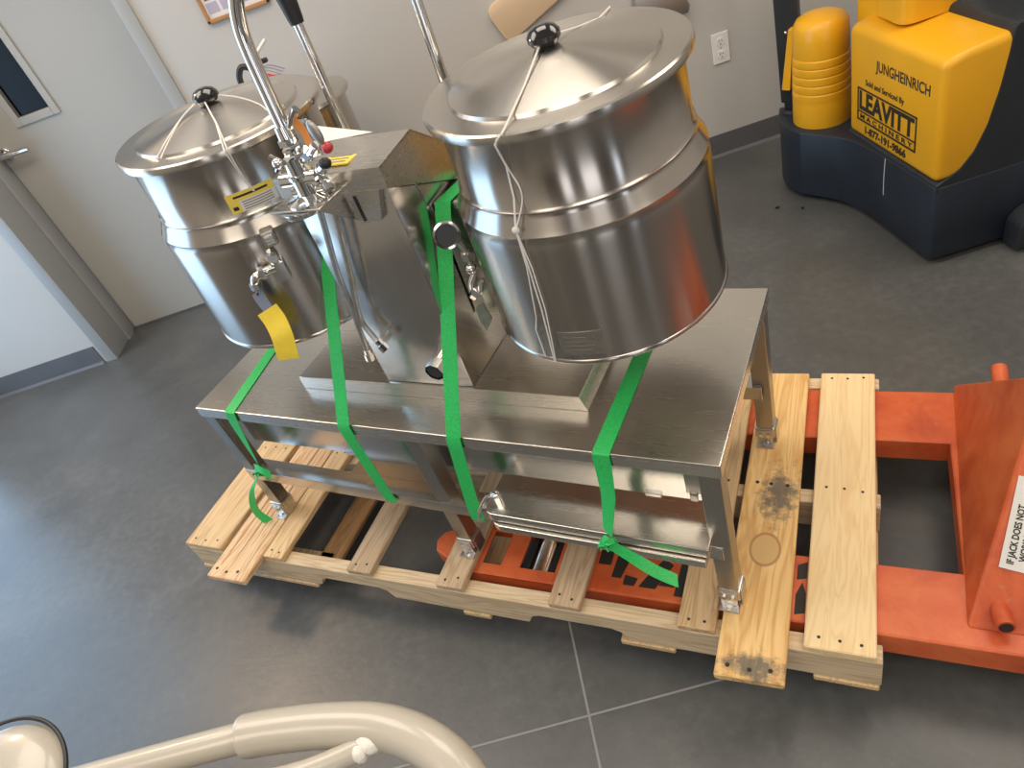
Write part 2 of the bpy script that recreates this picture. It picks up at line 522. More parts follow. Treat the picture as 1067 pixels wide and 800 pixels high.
# ------------------------------------------------------------------ wall things
t = thing('electrical_outlet', 'white double electrical outlet on the back wall right of the tall kettles', 'outlet', FW, (1.95, YW, .47))
bm = nb(); box(bm, 1.914, 1.987, YW - .007, YW + .001, .412, .535, .003); part('cover_plate', bm, OUTLETP, t)
for z in (.447, .500):
    bm = nb()
    prism(bm, [(1.9505 + .016 * math.copysign(abs(math.cos(q)) ** .6, math.cos(q)), z + .0165 * math.sin(q)) for q in [2 * PI * i / 20 for i in range(20)]], 'y', YW - .0095, YW - .005)
    s = part('socket', bm, OUTLETP, t)
    bm = nb()
    for x, h in ((1.9445, .009), (1.9565, .007)): box(bm, x - .0012, x + .0012, YW - .0100, YW - .009, z - h / 2 + .004, z + h / 2 + .004)
    lathe(bm, [(0, 0), (.0026, 0), (.0026, .0008), (0, .0008)], axis_matrix((1.9505, YW - .0093, z - .0075), (0, -1, 0)), 12)
    part('slots', bm, HOLE, s)
bm = nb(); lathe(bm, [(0, 0), (.003, 0), (.0022, .0014), (0, .0016)], axis_matrix((1.9505, YW - .007, .4735), (0, -1, 0)), 12); part('screw', bm, ZINC, t)

t = thing('framed_notice', 'small brown framed notice on the wall above the left kettle', 'notice', FW, (.12, YW, 1.2))
def slant(x, z): return (x, z)
NX0, NX1, NZ0, NZ1 = .006, .262, 1.203, 1.50
bm = nb()
for q in ((NX0, NX1, NZ0, NZ0 + .014), (NX0, NX1, NZ1 - .014, NZ1), (NX0, NX0 + .014, NZ0, NZ1), (NX1 - .014, NX1, NZ0, NZ1)):
    box(bm, q[0], q[1], YW - .016, YW + .001, q[2], q[3], .003)
part('frame', bm, NOTICEF, t)
bm = nb(); box(bm, NX0 + .01, NX1 - .01, YW - .006, YW, NZ0 + .01, NZ1 - .01)
pg = part('sheet', bm, NOTICEP, t)
for i in range(4):
    x = NX0 + .026 + i * .056
    bm = nb(); box(bm, x, x + .030, YW - .0072, YW - .0058, NZ0 + .075, NZ0 + .115, .0004); part('brown_picture', bm, BROWNI, pg)
    bm = nb(); box(bm, x - .004, x + .040, YW - .0070, YW - .0058, NZ0 + .030, NZ0 + .066); part('pale_panel', bm, VIOI, pg)

bm = nb()
c, s_ = math.cos(math.radians(22)), math.sin(math.radians(22))
poly = []
L_, H_, r_ = .40, .155, .035
for cx_, cz_, a0 in ((r_, r_, 180), (L_ - .02, .02, 270), (L_ - .02, H_ - .02, 0), (r_, H_ - r_, 90)):
    rr = r_ if cx_ == r_ else .02
    for k in range(6):
        a = math.radians(a0 + 18 * k); x, z = cx_ + rr * math.cos(a), cz_ + rr * math.sin(a)
        poly.append((1.058 + c * x - s_ * z + .035, .775 + s_ * x + c * z))
prism(bm, poly, 'y', YW - .022, YW + .001, .003)
solo('wooden_board', 'pale wooden board with rounded end on the wall behind the right kettle lid', 'board', bm, PANELW, FW, (1.2, YW, .80))
bm = nb()
prism(bm, [(1.60, .70), (1.82, .664), (1.832, .69), (1.80, .79), (1.62, .80)], 'y', YW - .05, YW + .001, .006)
solo('metal_bracket', 'grey metal bracket on the wall peeking over the right kettle lid', 'bracket', bm, ALU, FW, (1.72, YW, .68))

# ------------------------------------------------------------------ pallet (pallet frame: x along, y across)
t = thing('wooden_pallet', 'pine wood pallet under the steel stand, raised on the orange jack', 'pallet', FP, (0.9, 0.38, 0.0))
def board(poly, z0, z1, mat, name='deck_board', label=None, bev=.0025):
    bm = nb(); prism(bm, poly, 'z', z0, z1, bev, 1); return part(name, bm, mat, t, label)
def rect(x0, x1, y0, y1): return [(x0, y0), (x1, y0), (x1, y1), (x0, y1)]
T0 = ZP - .018
nails = []
def nail_set(b, spots, z, r):
    first = None
    for x, y in spots:
        if first is None:
            bm = nb(); lathe(bm, [(0, 0), (r, 0), (r, .0006), (0, .0006)], None, 8)
            me = bpy.data.meshes.new('nail_head'); finish(me, bm, 35); me.materials.append(INK)
            first = o = bpy.data.objects.new('nail_head', me)
        else:
            o = first.copy()
        COL.objects.link(o); o.parent = b
        o.location = V((x, y, z)) - BASE[root_of(b).name]
def top(x0, x1, y0=0.0, y1=.77, mat=WB, **k):
    b = board(rect(x0, x1, y0, y1), T0, ZP, mat, **k)
    for y in (y0 + .022, .385, y1 - .022):
        n = 3 if x1 - x0 > .1 else 2
        for i in range(n): nails.append((x0 + (x1 - x0) * (i + .7) / (n + .4), y + random.uniform(-.006, .006)))
    nail_set(b, nails, ZP, .0032)
    nails.clear()
    return b
top(0.0, .143, mat=WB)
# the split board that slid forward, cracked along its length
b = board([(.165, -.085), (.303, -.085), (.300, .70), (.168, .70)], T0, ZP + .001, WSPLIT, label='split board pushed out past the stringer')
for x, y0, y1, w in ((.192, -.05, .38, .004), (.226, -.085, .30, .0025), (.247, .02, .52, .004), (.278, -.06, .16, .002)):
    bm = nb(); prism(bm, [(x, y0), (x + w, (y0 + y1) / 2), (x + .002, y1), (x - w, (y0 + y1) / 2 + .04)], 'z', ZP, ZP + .0015); part('crack', bm, WBROWN, b)
nail_set(b, ((.185, -.06), (.225, -.066), (.262, -.06)), ZP + .001, .0045)
top(.305, .374, mat=WB)
top(.592, .668, mat=WGREYED)
top(.860, .935, mat=WGREYED)
top(1.152, 1.226, mat=WGREYED)
top(1.437, 1.512, mat=WB)
b = board([(1.522, -.088), (1.648, -.084), (1.646, .767), (1.532, .766)], T0 + .001, ZP + .0015, WSTAIN, label='wide stained board with an oval knot, pushed out in front')
nail_set(b, ((1.545, -.065), (1.585, -.067), (1.622, -.062), (1.555, .387), (1.585, .385), (1.62, .383)), ZP + .0015, .0045)
top(1.675, 1.798, mat=WPALE, label='pale clean board at the right end')
# stringers with notches and rounded ends
def stringer(y0, y1):
    z0, z1 = .080, T0 - .0005
    def notch(a, b_): return [(a, z0), (a + .015, z0 + .028), (a + .035, z0 + .036), (b_ - .035, z0 + .036), (b_ - .015, z0 + .028), (b_, z0)]
    poly = [(0, z0)] + notch(.46, .70) + notch(1.08, 1.32) + [(1.808, z0), (1.808, z1), (0, z1)]
    bm = nb(); prism(bm, poly, 'y', y0, y1, .002, 1)
    part('stringer', bm, WX, t)
for y in (0.0, .357, .732): stringer(y, y + .038)
for x0, x1, mat in ((.0, .12, WB), (.392, .468, WBROWN), (.90, .975, WB), (1.30, 1.42, WB), (1.69, 1.805, WB), (.18, .44, WGREYED)):
    y0 = 0.05 if x0 == .392 else -.004
    board(rect(x0, x1, y0, .77 if x0 != .18 else .10), .064, .0795, mat, 'bottom_board')

# ------------------------------------------------------------------ pallet jack (pallet frame)
t = thing('pallet_jack', 'orange hand pallet jack with its forks inside the wooden pallet', 'pallet jack', FP, (2.2, 0.42, 0.0))
FZ = T0 - .0025
def fork(y0, y1, lab):
    bm = nb(); w = .02
    ym = (y0 + y1) / 2
    # top plate with two openings, folded sides
    def plate(x0, x1, a, b_): box(bm, x0, x1, a, b_, FZ - .008, FZ, .002, 1)
    e = .030
    plate(.90, .945, y0, y1); plate(.995, 1.045, y0 + e, y1 - e); plate(1.135, 2.35, y0 + .002, y1 - .002)
    box(bm, .94, 1.14, y0, y0 + e + .001, FZ - .008, FZ, .002, 1); box(bm, .94, 1.14, y1 - e - .001, y1, FZ - .008, FZ, .002, 1)
    for yy in (y0, y1 - .008): box(bm, .90, 2.35, yy, yy + .008, FZ - .062, FZ - .001, .002, 1)
    # tapered nose
    prism(bm, [(.80, ym - .030), (.905, y0 + .003), (.905, y1 - .003), (.80, ym + .030), (.788, ym)], 'z', FZ - .052, FZ - .006, .008, 2)
    f = part('fork', bm, ORANGE, t, lab)
    bm = nb(); tube(bm, [(1.090, y0 + .034, FZ - .035), (1.090, y1 - .034, FZ - .035)], .030, 24)
    part('load_roller', bm, CHROME, f, 'shiny metal load roller')
    bm = nb()
    for x in (1.058, 1.122): box(bm, x - .006, x + .006, y0 + .012, y1 - .012, FZ - .05, FZ - .012)
    part('roller_fork', bm, BLACKRUB, f)
    return f
f1 = fork(.060, .216, 'front fork, showing through the deck boards')
fork(.560, .728, 'rear fork')
bm = nb()
def lett(poly): prism(bm, poly, 'z', FZ, FZ + .0006)
lett([(1.232, .13), (1.262, .13), (1.262, .20), (1.232, .20)]); lett([(1.270, .10), (1.292, .10), (1.305, .16), (1.275, .20)])
lett([(1.300, .085), (1.325, .085), (1.33, .105), (1.30, .11)]); lett([(1.335, .085), (1.372, .085), (1.402, .150), (1.380, .165), (1.352, .12)])
lett([(1.378, .095), (1.412, .095), (1.412, .115), (1.385, .112)]); lett([(1.414, .075), (1.438, .075), (1.438, .20), (1.420, .20)]); lett([(1.345, .165), (1.40, .178), (1.40, .19), (1.345, .19)])
part('worn_black_lettering', bm, INK, f1)
# dark paint patches seen between the right-hand boards
bm = nb(); prism(bm, [(1.653, .075), (1.672, .08), (1.672, .125), (1.664, .15), (1.653, .12)], 'z', FZ, FZ + .0006); prism(bm, [(1.653, .155), (1.672, .16), (1.672, .20), (1.653, .19)], 'z', FZ, FZ + .0006)
part('worn_black_patch', bm, INK, f1)
bm = nb()
lo = [(1.944, .098, FZ), (2.50, .098, FZ), (2.50, .752, FZ), (1.966, .752, FZ)]
hi = [(2.040, .372, .43), (2.30, .372, .43), (2.30, .452, .46), (2.032, .440, .47)]
hexa(bm, lo, hi, .006, 2)
hd = part('frame_head', bm, ORANGE, t, 'sloping orange housing')
bm = nb(); box(bm, 1.948, 2.34, .212, .565, FZ - .062, FZ + .001, .003, 1); part('cross_plate', bm, ORANGE, t)
# linkage pins
A_, B_, C_ = V(lo[0]), V(lo[1]), V(hi[0])
nrm = (B_ - A_).cross(C_ - A_).normalized()
if nrm.y > 0: nrm = -nrm
def onface(u, v): return A_ + (B_ - A_).normalized() * u + ((C_ - A_) - (B_ - A_).normalized() * (C_ - A_).dot((B_ - A_).normalized())).normalized() * v
p = onface(.050, .0386)
bm = nb(); PX = V((.15, -1, .12)).normalized(); tube(bm, [p - PX * .03, p + PX * .034], .0155, 20); pn = part('pivot_pin', bm, ORANGE, t)
bm = nb(); tube(bm, [p + PX * .033, p + PX * .0355], .0115, 16); part('pin_end', bm, BLACKRUB, pn, 'bare dark end of the pin')
bm = nb(); tube(bm, [(2.060, .70, .17), (2.060, .79, .185)], .017, 20); part('pivot_pin', bm, ORANGE, t)
for x, y in ((2.42, .425),):
    bm = nb(); tube(bm, [(x, y - .10, .09), (x, y - .045, .09)], .088, 28); tube(bm, [(x, y + .045, .09), (x, y + .10, .09)], .088, 28); part('steer_wheels', bm, BLACKRUB, t)
# warning sticker on the front face of the housing
ux = (B_ - A_).normalized(); uv = nrm.cross(ux)
if uv.z < 0: uv = -uv
q0 = onface(.0465, .118)
def face_matrix(o, x, y): z = x.cross(y); return Matrix(((x.x, y.x, z.x, o.x), (x.y, y.y, z.y, o.y), (x.z, y.z, z.z, o.z), (0, 0, 0, 1)))
# the writing runs up the face
tdir = (uv * .985 + ux * .17).normalized(); tside = (ux * .985 - uv * .17).normalized()
zz = tdir.cross(-tside)
MS = face_matrix(q0 + nrm * .002, tdir, -tside)
if MS.to_3x3().col[2].dot(nrm) < 0: MS = face_matrix(q0 + nrm * .002, tdir, tside)
bm = nb(); box(bm, 0, .168, -.115, .0, 0, .001, M=MS); st = part('warning_sticker', bm, WLAB, t, 'white sticker with black capitals')
bm = text_bm('IF JACK DOES NOT', .0150, MS @ Matrix.Translation((.010, -.020, .0012)), .0003, .0005, width=.108); part('lettering', bm, INK, st)
bm = text_bm('WORK PROPERLY', .0150, MS @ Matrix.Translation((.018, -.037, .0012)), .0003, .0005, width=.104); part('lettering', bm, INK, st)
bm = text_bm('• CHECK', .0150, MS @ Matrix.Translation((.008, -.058, .0012)), .0003, .0004, width=.058); part('lettering', bm, INK, st)

# ------------------------------------------------------------------ the stand (stand frame)
SD = .497
t = thing('equipment_stand', 'stainless steel stand with six legs carrying the twin kettles on the pallet', 'stand', FT, (.65, .25, ZP))
bm = nb()
box(bm, 0, 1.3, 0, SD, ZT - .032, ZT, .003, 2)
part('tabletop', bm, STEEL_TOP, t)
bm = nb(); box(bm, .03, 1.27, .060, .064, .435, ZT - .031, .001, 1); ap = part('front_apron', bm, STEEL_PANEL, t)
bm = nb(); box(bm, 1.128, 1.160, .054, .062, .434, .443, .001); part('runner_clip', bm, ZINC, ap)
bm = nb(); box(bm, .365, .395, .054, .062, .434, .443, .001); part('runner_clip', bm, ZINC, ap)
bm = nb(); box(bm, .03, 1.27, .440, .446, .50, ZT - .031, .001, 1); part('rear_apron', bm, STEEL_PANEL, t)
def leg(x, y):
    bm = nb(); s = .0195
    box(bm, x - s, x + s, y - s, y + s, ZP + .030, ZT - .031, .003, 2)
    l = part('leg', bm, STEEL_LEG, t)
    bm = nb()
    box(bm, x - s - .003, x + s + .003, y - s - .003, y + s + .003, ZP + .022, ZP + .052, .003)
    box(bm, x - .020, x + .020, y - .040, y + .014, ZP + .002, ZP + .0055, .001, 1)
    box(bm, x - .017, x + .017, y - s - .006, y - s - .003, ZP + .002, ZP + .046, .001, 1)
    box(bm, x + s + .003, x + s + .006, y - .017, y + .017, ZP + .002, ZP + .050, .001, 1)
    f = part('foot_bracket', bm, ZINC, l, 'galvanised foot bracket')
    bm = nb()
    for bx in (-.008, .009): lathe(bm, [(0, 0), (.0055, 0), (.0055, .004), (0, .004)], axis_matrix((x + bx, y - s - .006, ZP + .034), (0, -1, 0)), 6)
    lathe(bm, [(0, 0), (.006, 0), (.006, .004), (0, .004)], axis_matrix((x, y - .031, ZP + .0055), (0, 0, 1)), 6)
    part('bolts', bm, CHROME, f)
LX = (.022, .655, 1.276)
for x in LX: leg(x, .024)
for x in LX: leg(x, SD - .024)
# lower front channel rail and its rear twin
def rail(y0, y1, x0, x1, mat=STEEL_PANEL, name='lower_rail'):
    bm = nb()
    box(bm, x0, x1, y0, y0 + .0025, .337, .374, .001, 1)
    box(bm, x0, x1, y0, y1, .3715, .374, .001, 1)
    box(bm, x0, x1, y0, y0 + .014, .337, .3395, .001, 1)
    return part(name, bm, mat, t)
rail(.002, .048, .005, 1.28)
rail(.440, .490, .005, 1.28)
bm = nb(); box(bm, .345, .66, .050, .108, .366, .370, .001, 1); box(bm, .345, .66, .106, .109, .366, .386, .001, 1); part('shelf_strip', bm, STEEL_PANEL, t)
# sliding pan carriage on the right half
bm = nb()
prism(bm, [(.800, -.024), (.790, -.020), (.782, -.010), (.780, .004), (.780, .11), (1.262, .11), (1.262, -.024)], 'z', .3745, .3995, .003, 2)
prism(bm, [(.815, -.032), (.800, -.026), (.79, -.01), (.79, .02), (1.255, .02), (1.255, -.032)], 'z', .352, .3715, .003, 2)
sl = part('sliding_pan_rail', bm, STEEL_TOP, t)
bm = nb()
tube(bm, [(.806, .010, .400), (.806, .010, .418)], .009, 14)
tube(bm, [(.806, .010, .418), (.79, .0, .425), (.772, -.02, .40), (.768, -.028, .372)], .004, 8, 4)
ball(bm, (.806, .010, .424), .012, .012, .009)
part('latch_knob', bm, CHROME, sl)
bm = nb(); box(bm, 1.215, 1.243, .046, .060, .47, .535, .002); box(bm, 1.222, 1.236, .040, .05, .455, .475, .002); part('slide_bracket', bm, STEEL_LEG, t)

# ------------------------------------------------------------------ console (stand frame)
t = thing('kettle_console', 'stainless steel gabled console between the two kettles on the stand', 'console', FT, (.675, .25, ZT))
bm = nb()
hexa(bm, [(.300, .100, ZT), (1.034, .100, ZT), (1.034, .402, ZT), (.300, .402, ZT)], [(.302, .101, .646), (1.022, .101, .646), (1.022, .40, .646), (.302, .40, .646)], .002, 2)
bt = part('base_tray', bm, STEEL_TOP, t)
CX0, CX1 = .567, .787
bm = nb()
prism(bm, [(.108, .647), (.345, .647), (.345, 1.04), (.212, 1.136), (.108, 1.120)], 'x', CX0, CX1, .002, 2)
cb = part('body', bm, STEEL_PANEL, t, ang=34)
bm = nb()
def cov(off): return [(.098 + off, 1.098), (.098 + off, 1.136 - off), (.210, 1.148 - off * 1.2), (.352 - off, 1.044 - off), (.352 - off, .985)]
pro = cov(0) + list(reversed(cov(.003)))
prism(bm, pro, 'x', CX0 - .010, CX1 + .010)
for xx in (CX0 - .010, CX1 + .007):
    prism(bm, [(.099, 1.099), (.099, 1.134), (.210, 1.1465), (.351, 1.043), (.351, .986)], 'x', xx, xx + .003)
cv = part('cover', bm, STEEL_COVER, t, 'gabled folded cover')
bm = nb(); box(bm, .655, .720, .116, .165, 1.139, 1.1415); mm = Matrix.Identity(4)
lb = part('warning_label', bm, YLAB, cv, 'pale yellow warning label')
bm = nb()
for i in range(3): box(bm, .663, .710, .124 + i * .011, .128 + i * .011, 1.1415, 1.1419)
part('label_print', bm, GINK, lb)
bm = nb()
for y, z in ((.17, 1.108), (.182, 1.06), (.19, 1.01)): ball(bm, (CX1 + .0005, y, z), .003, .004, .004)
tube(bm, [(CX1 + .0006, .172, 1.112), (CX1 + .0006, .195, .985)], .0012, 6)
part('side_screws', bm, STEEL_LEG, cb)
bm = nb(); tube(bm, [(.748, .109, .727), (.748, .062, .724)], .0185, 20, caps=False); tube(bm, [(.748, .108, .727), (.748, .066, .7245)], .0155, 20); tube(bm, [(.748, .085, .7255), (.748, .061, .724)], .0205, 8, caps=False)
cp = part('drain_stub', bm, CHROME, t)
bm = nb(); tube(bm, [(.748, .0645, .7244), (.748, .0625, .7242)], .0165, 20); part('stub_bore', bm, HOLE, cp)
# folded bracket that carries the tap
bm = nb()
box(bm, .600, .712, .020, .108, 1.108, 1.112, .001, 1)
prism(bm, [(.020, 1.108), (.108, 1.108), (.108, 1.035)], 'x', .7095, .712)
prism(bm, [(.712, 1.098), (.780, 1.098), (.760, 1.045), (.712, 1.038)], 'y', .094, .107)
br = part('tap_bracket', bm, STEEL_COVER, t)
bm = nb(); box(bm, .7215, .727, .0925, .0945, 1.045, 1.092); part('bracket_slot', bm, HOLE, br)

# ------------------------------------------------------------------ kettles
def kettle(c, axis, s, side, label, hn, hl):
    """side: +1 if the console lies towards +x of this kettle"""
    M = axis_matrix(c, axis)
    t = thing('tilting_kettle', label, 'kettle', FT, (c[0], c[1], ZT), 'tilting kettles on the stand')
    R, N = .209 * s, .190 * s
    bm = nb()
    lathe(bm, [(0, -.012), (R * .55, -.010), (R * .93, .002), (R - .006, .000), (R + .0015, .0005), (R + .003, .004), (R + .0015, .008), (R, .009),
               (R, hn - .062), (R - .001, hn - .045), (R - .003, hn - .034), (R - .001, hn - .030), (R - .0055, hn - .022), (N + .006, hn - .006), (N + .0035, hn - .001), (N + .0045, hn + .003), (N, hn + .007),
               (N, hl - .020), (N + .002, hl - .016), (N + .010, hl - .013), (N + .012, hl - .010), (N + .010, hl - .0075), (N - .006, hl - .0075), (N - .006, hl - .05)], M, 96)
    kb = part('body', bm, STEEL, t, ang=50)
    # arm box and trunnion to the console
    x0, x1 = (c[0] + .145 * s, .5655) if side > 0 else (.7885, c[0] - .145 * s)
    yf = .203
    bm = nb(); box(bm, min(x0, x1), max(x0, x1), yf, .318, .760, 1.012, .004, 2)
    ar = part('support_arm', bm, STEEL_COVER, t)
    # tilt lever beside the console
    lx = .541 if side > 0 else .806
    bm = nb(); tube(bm, [(lx, .345, .90), (lx, .345, 1.33)], .0095, 14); lv = part('tilt_lever', bm, CHROME, t)
    bm = nb(); lathe(bm, [(0, 1.317), (.013, 1.318), (.0145, 1.327), (.021, 1.397), (.023, 1.452), (.018, 1.469), (0, 1.472)], Matrix.Translation((lx, .345, 0)), 24)
    part('grip', bm, BLACKRUB, lv, 'black tapered rubber grip')
    return t, M, R, N, kb
KRC, KRA = V((1.066, .255, ZT + .18)), V((.006, -.05, 1)).normalized()
KLC, KLA = V((.307, .250, ZT + .18)), V((.059, -.012, 1)).normalized()
def on_cyl(c, a, r, ang, h):
    """point and outward normal on a kettle wall"""
    M = axis_matrix(c, a)
    d = V((math.cos(ang), math.sin(ang), 0))
    return M @ V((r * d.x, r * d.y, h)), (M.to_3x3() @ d).normalized(), (M.to_3x3() @ V((-d.y, d.x, 0))).normalized(), (M.to_3x3() @ V((0, 0, 1)))

def patch(bm, c, a, r, a0, a1, h0, h1, th=.0008, n=12, skew=0.0):
    rows = []
    for i in range(n + 1):
        g = math.radians(a0 + (a1 - a0) * i / n)
        col = []
        for rr in (r, r + th):
            for h in (h0, h1):
                col.append(bm.verts.new(on_cyl(c, a, rr, g, h)[0]))
        rows.append(col)
    for A, B in zip(rows, rows[1:]):
        for q in ((0, 1, 3, 2),):
            pass
        bm.faces.new([A[0], B[0], B[2], A[2]]); bm.faces.new([A[2], B[2], B[3], A[3]])
        bm.faces.new([A[3], B[3], B[1], A[1]]); bm.faces.new([A[1], B[1], B[0], A[0]])
    bm.faces.new([rows[0][0], rows[0][2], rows[0][3], rows[0][1]]); bm.faces.new([rows[-1][0], rows[-1][1], rows[-1][3], rows[-1][2]])

tr, MR, RR, NR, kbR = kettle(KRC, KRA, 1.0, -1, 'right stainless tilting kettle, the larger looking one nearer the yellow stacker', .281, .410)
tl, ML, RL, NL, kbL = kettle(KLC, KLA, 1.014, +1, 'left stainless tilting kettle with a yellow tag hanging at its front', .287, .420)
# warning sticker and fittings of the left kettle
bm = nb(); patch(bm, KLC, KLA, NL + .0003, -57, -29.5, .300, .338)
lb = part('warning_sticker', bm, WLAB, tl, 'white warning sticker with a yellow header')
bm = nb(); patch(bm, KLC, KLA, NL + .0010, -57, -29.5, .322, .338, .0004); patch(bm, KLC, KLA, NL + .0010, -57, -51, .300, .322, .0004); part('yellow_header', bm, YLAB, lb)
bm = nb()
patch(bm, KLC, KLA, NL + .0014, -53, -33, .328, .332, .0003); patch(bm, KLC, KLA, NL + .0014, -55.5, -52.5, .306, .313, .0003)
part('header_print', bm, INK, lb)
bm = nb()
for i in range(4): patch(bm, KLC, KLA, NL + .0010, -49.5, -32, .303 + .0047 * i, .3048 + .0047 * i, .0003)
part('small_print', bm, GINK, lb)
def fitting(c, a, r, ang, h):
    return on_cyl(c, a, r, math.radians(ang), h)
p, nn, tt, uu = fitting(KLC, KLA, RL, -44.5, .250)
def obox(bm, o, x, y, z, hx, hy, hz, bev=.002):
    M = Matrix(((x.x, y.x, z.x, o.x), (x.y, y.y, z.y, o.y), (x.z, y.z, z.z, o.z), (0, 0, 0, 1)))
    box(bm, -hx, hx, -hy, hy, -hz, hz, bev, 2, M)
bm = nb()
obox(bm, p + nn * .012, tt, uu, nn, .013, .016, .014, .003)
obox(bm, p + nn * .027, tt, uu, nn, .009, .010, .004, .002)
vl = part('relief_valve', bm, STEEL_COVER, tl)
bm = nb()
for g in (-.006, .0, .006): obox(bm, p + nn * .0315 + uu * g, tt, uu, nn, .008, .0013, .001, 0)
part('valve_ribs', bm, CHROME, vl)
p2, n2, t2, u2 = fitting(KLC, KLA, RL, -47.5, .190)
bm = nb()
obox(bm, p2 + n2 * .010 - u2 * .012, t2, u2, n2, .015, .022, .012, .003)
tube(bm, [p2 + n2 * .012 + u2 * .01, p2 + n2 * .022 + u2 * .022], .011, 14)
tube(bm, [p2 + n2 * .012 + u2 * .022, p2 + n2 * .014 + u2 * .034], .008, 6)
el = [p2 + n2 * .018 - t2 * .008, p2 + n2 * .024 - t2 * .030 + u2 * .002, p2 + n2 * .024 - t2 * .047 - u2 * .002, p2 + n2 * .022 - t2 * .054 - u2 * .018]
tube(bm, el, .009, 14, 5)
lathe(bm, [(0, 0), (.013, 0), (.013, .010), (0, .010)], axis_matrix(el[1] + t2 * .004, -t2), 6)
lathe(bm, [(0, 0), (.0125, 0), (.0125, .012), (0, .012)], axis_matrix(el[3] + u2 * .006, -u2), 8)
part('gauge_elbow', bm, CHROME, tl)
# sticker low on the right kettle
bm = nb(); patch(bm, KRC, KRA, RR + .0002, -93.5, -73, .020, .070, .0005); lb = part('rating_plate', bm, STEEL_COVER, tr)
bm = nb()
for i in range(4): patch(bm, KRC, KRA, RR + .0007, -91, -75 - 2 * i, .030 + .009 * i, .0315 + .009 * i, .0002)
part('plate_print', bm, STEEL_LEG, lb)
# gauge, bracket and piping of the right kettle, on the console side
bm = nb()
ax = V((.38, -.82, .42)).normalized()
g0 = V((.843, .140, .982))
lathe(bm, [(0, -.022), (.020, -.022), (.022, -.018), (.022, .0), (.0245, .001), (.0245, .006), (.0205, .0065), (.0195, .002), (0, .002)], axis_matrix(g0, ax), 28)
gg = part('pressure_gauge', bm, CHROME, tr)
bm = nb(); lathe(bm, [(0, .0022), (.019, .0022), (.019, .0034), (0, .0034)], axis_matrix(g0, ax), 24); part('dial', bm, CHAR, gg)
bm = nb()
tube(bm, [(.838, .156, .972), (.846, .166, .94), (.848, .168, .90)], .008, 12, 4)
lathe(bm, [(0, 0), (.013, 0), (.013, .014), (0, .014)], axis_matrix((.849, .167, .915), (0, 0, 1)), 6)
ball(bm, (.848, .163, .897), .012, .012, .012)
tube(bm, [(.848, .165, .885), (.838, .155, .866), (.842, .150, .846), (.856, .156, .852), (.860, .160, .870)], .0065, 12, 4)
lathe(bm, [(0, 0), (.011, 0), (.011, .012), (0, .012)], axis_matrix((.842, .150, .846), (.6, -.2, .5)), 6)
part('valve_fittings', bm, CHROME, tr)
bm = nb(); prism(bm, [(.834, .892), (.892, .892), (.892, .812), (.846, .795), (.840, .86)], 'y', .170, .2035, .002); part('valve_bracket', bm, STEEL_COVER, tr)
bm = nb(); prism(bm, [(.840, .822), (.860, .835), (.868, .795), (.846, .765), (.838, .79)], 'y', .140, .146, .002); part('valve_handle', bm, ZINC, tr)

def lid(c, a, h, s, label, ket):
    M = axis_matrix(c + a * h, a)
    q = .206 * s
    bm = nb()
    lathe(bm, [(0, .012), (.05, .010), (q * .76, -.002), (q - .004, -.003), (q - .003, -.012), (q, -.0125), (q + .001, -.008), (q, -.001), (q - .003, .0015), (q - .02, .0015), (q * .80, .0012), (q * .785, .0062), (q * .755, .0074), (.06, .025), (.02, .0315), (0, .032)], M, 96)
    t = part('lid', bm, STEEL_LID, ket, label, ang=28)
    bm = nb()
    lathe(bm, [(0, .029), (.012, .029), (.0125, .033), (.020, .035), (.0255, .042), (.0255, .049), (.0195, .057), (.010, .061), (0, .0615)], M, 32)
    part('knob', bm, BLACKGLOSS, t, 'glossy black round knob')
    return M
MLR = lid(KRC, KRA, .410, 1.0, 'spun lid with a black knob', tr)
MLL = lid(KLC, KLA, .420, 1.014, 'spun lid with a black knob', tl)

# white cords tied over the lids
def lidz(r): return .0016 + .0025 + (.027 * max(0, (.155 - r)) / .135 + .002 if r < .155 else 0)
def on_lid(M, x, y, dz=0.0): return M @ V((x, y, lidz(math.hypot(x, y)) + dz))
bm = nb()
pts = [on_lid(MLR, .030, .203), on_lid(MLR, .028, .15), on_lid(MLR, .020, .08, .002), on_lid(MLR, .010, .014, .006), on_lid(MLR, -.001, -.016, .006), on_lid(MLR, .002, -.10, .002), on_lid(MLR, .006, -.195), on_lid(MLR, .0065, -.2085, -.001)]
tube(bm, pts, .0016, 6)
def dn(ang, h, r=RR, c=KRC, a=KRA, off=.0022): return on_cyl(c, a, r + off, math.radians(ang), h)[0]
top_ = pts[-1]
knotp = dn(-95.5, .268, RR)
tube(bm, [top_, dn(-92.2, .40, NR + .016), dn(-93.5, .36, NR), dn(-95, .31, NR), knotp], .0016, 6)
tube(bm, [top_, dn(-92.0, .398, NR + .016), dn(-92.5, .35, NR), dn(-90.5, .325, NR), dn(-92.0, .30, NR), knotp], .0013, 6, 3)
tube(bm, [knotp, dn(-95.5, .20), dn(-96.5, .12), dn(-98, .06), dn(-99.5, .004)], .0016, 6)
tube(bm, [knotp, dn(-96.5, .20), dn(-101, .10), dn(-104, .07), dn(-104, .01)], .0013, 6)
tube(bm, [knotp, dn(-94.0, .20), dn(-94.6, .12), dn(-97, .05), dn(-98.8, .004)], .0013, 6)
ball(bm, knotp, .006, .004, .006)
solo('white_cord', 'white cord tied straight across the right kettle lid and down its front', 'cord', bm, STRING, FT, (1.066, .05, .8), 'white cords over the kettle lids')
bm = nb()
for o in (0, .012):
    tube(bm, [on_lid(MLL, -.006 + o * .4, -.010, .010), on_lid(MLL, -.028, -.045, .004), on_lid(MLL, -.022 + o * .5, -.10, .001), on_lid(MLL, .002 + o, -.172)], .0015, 6, 4)
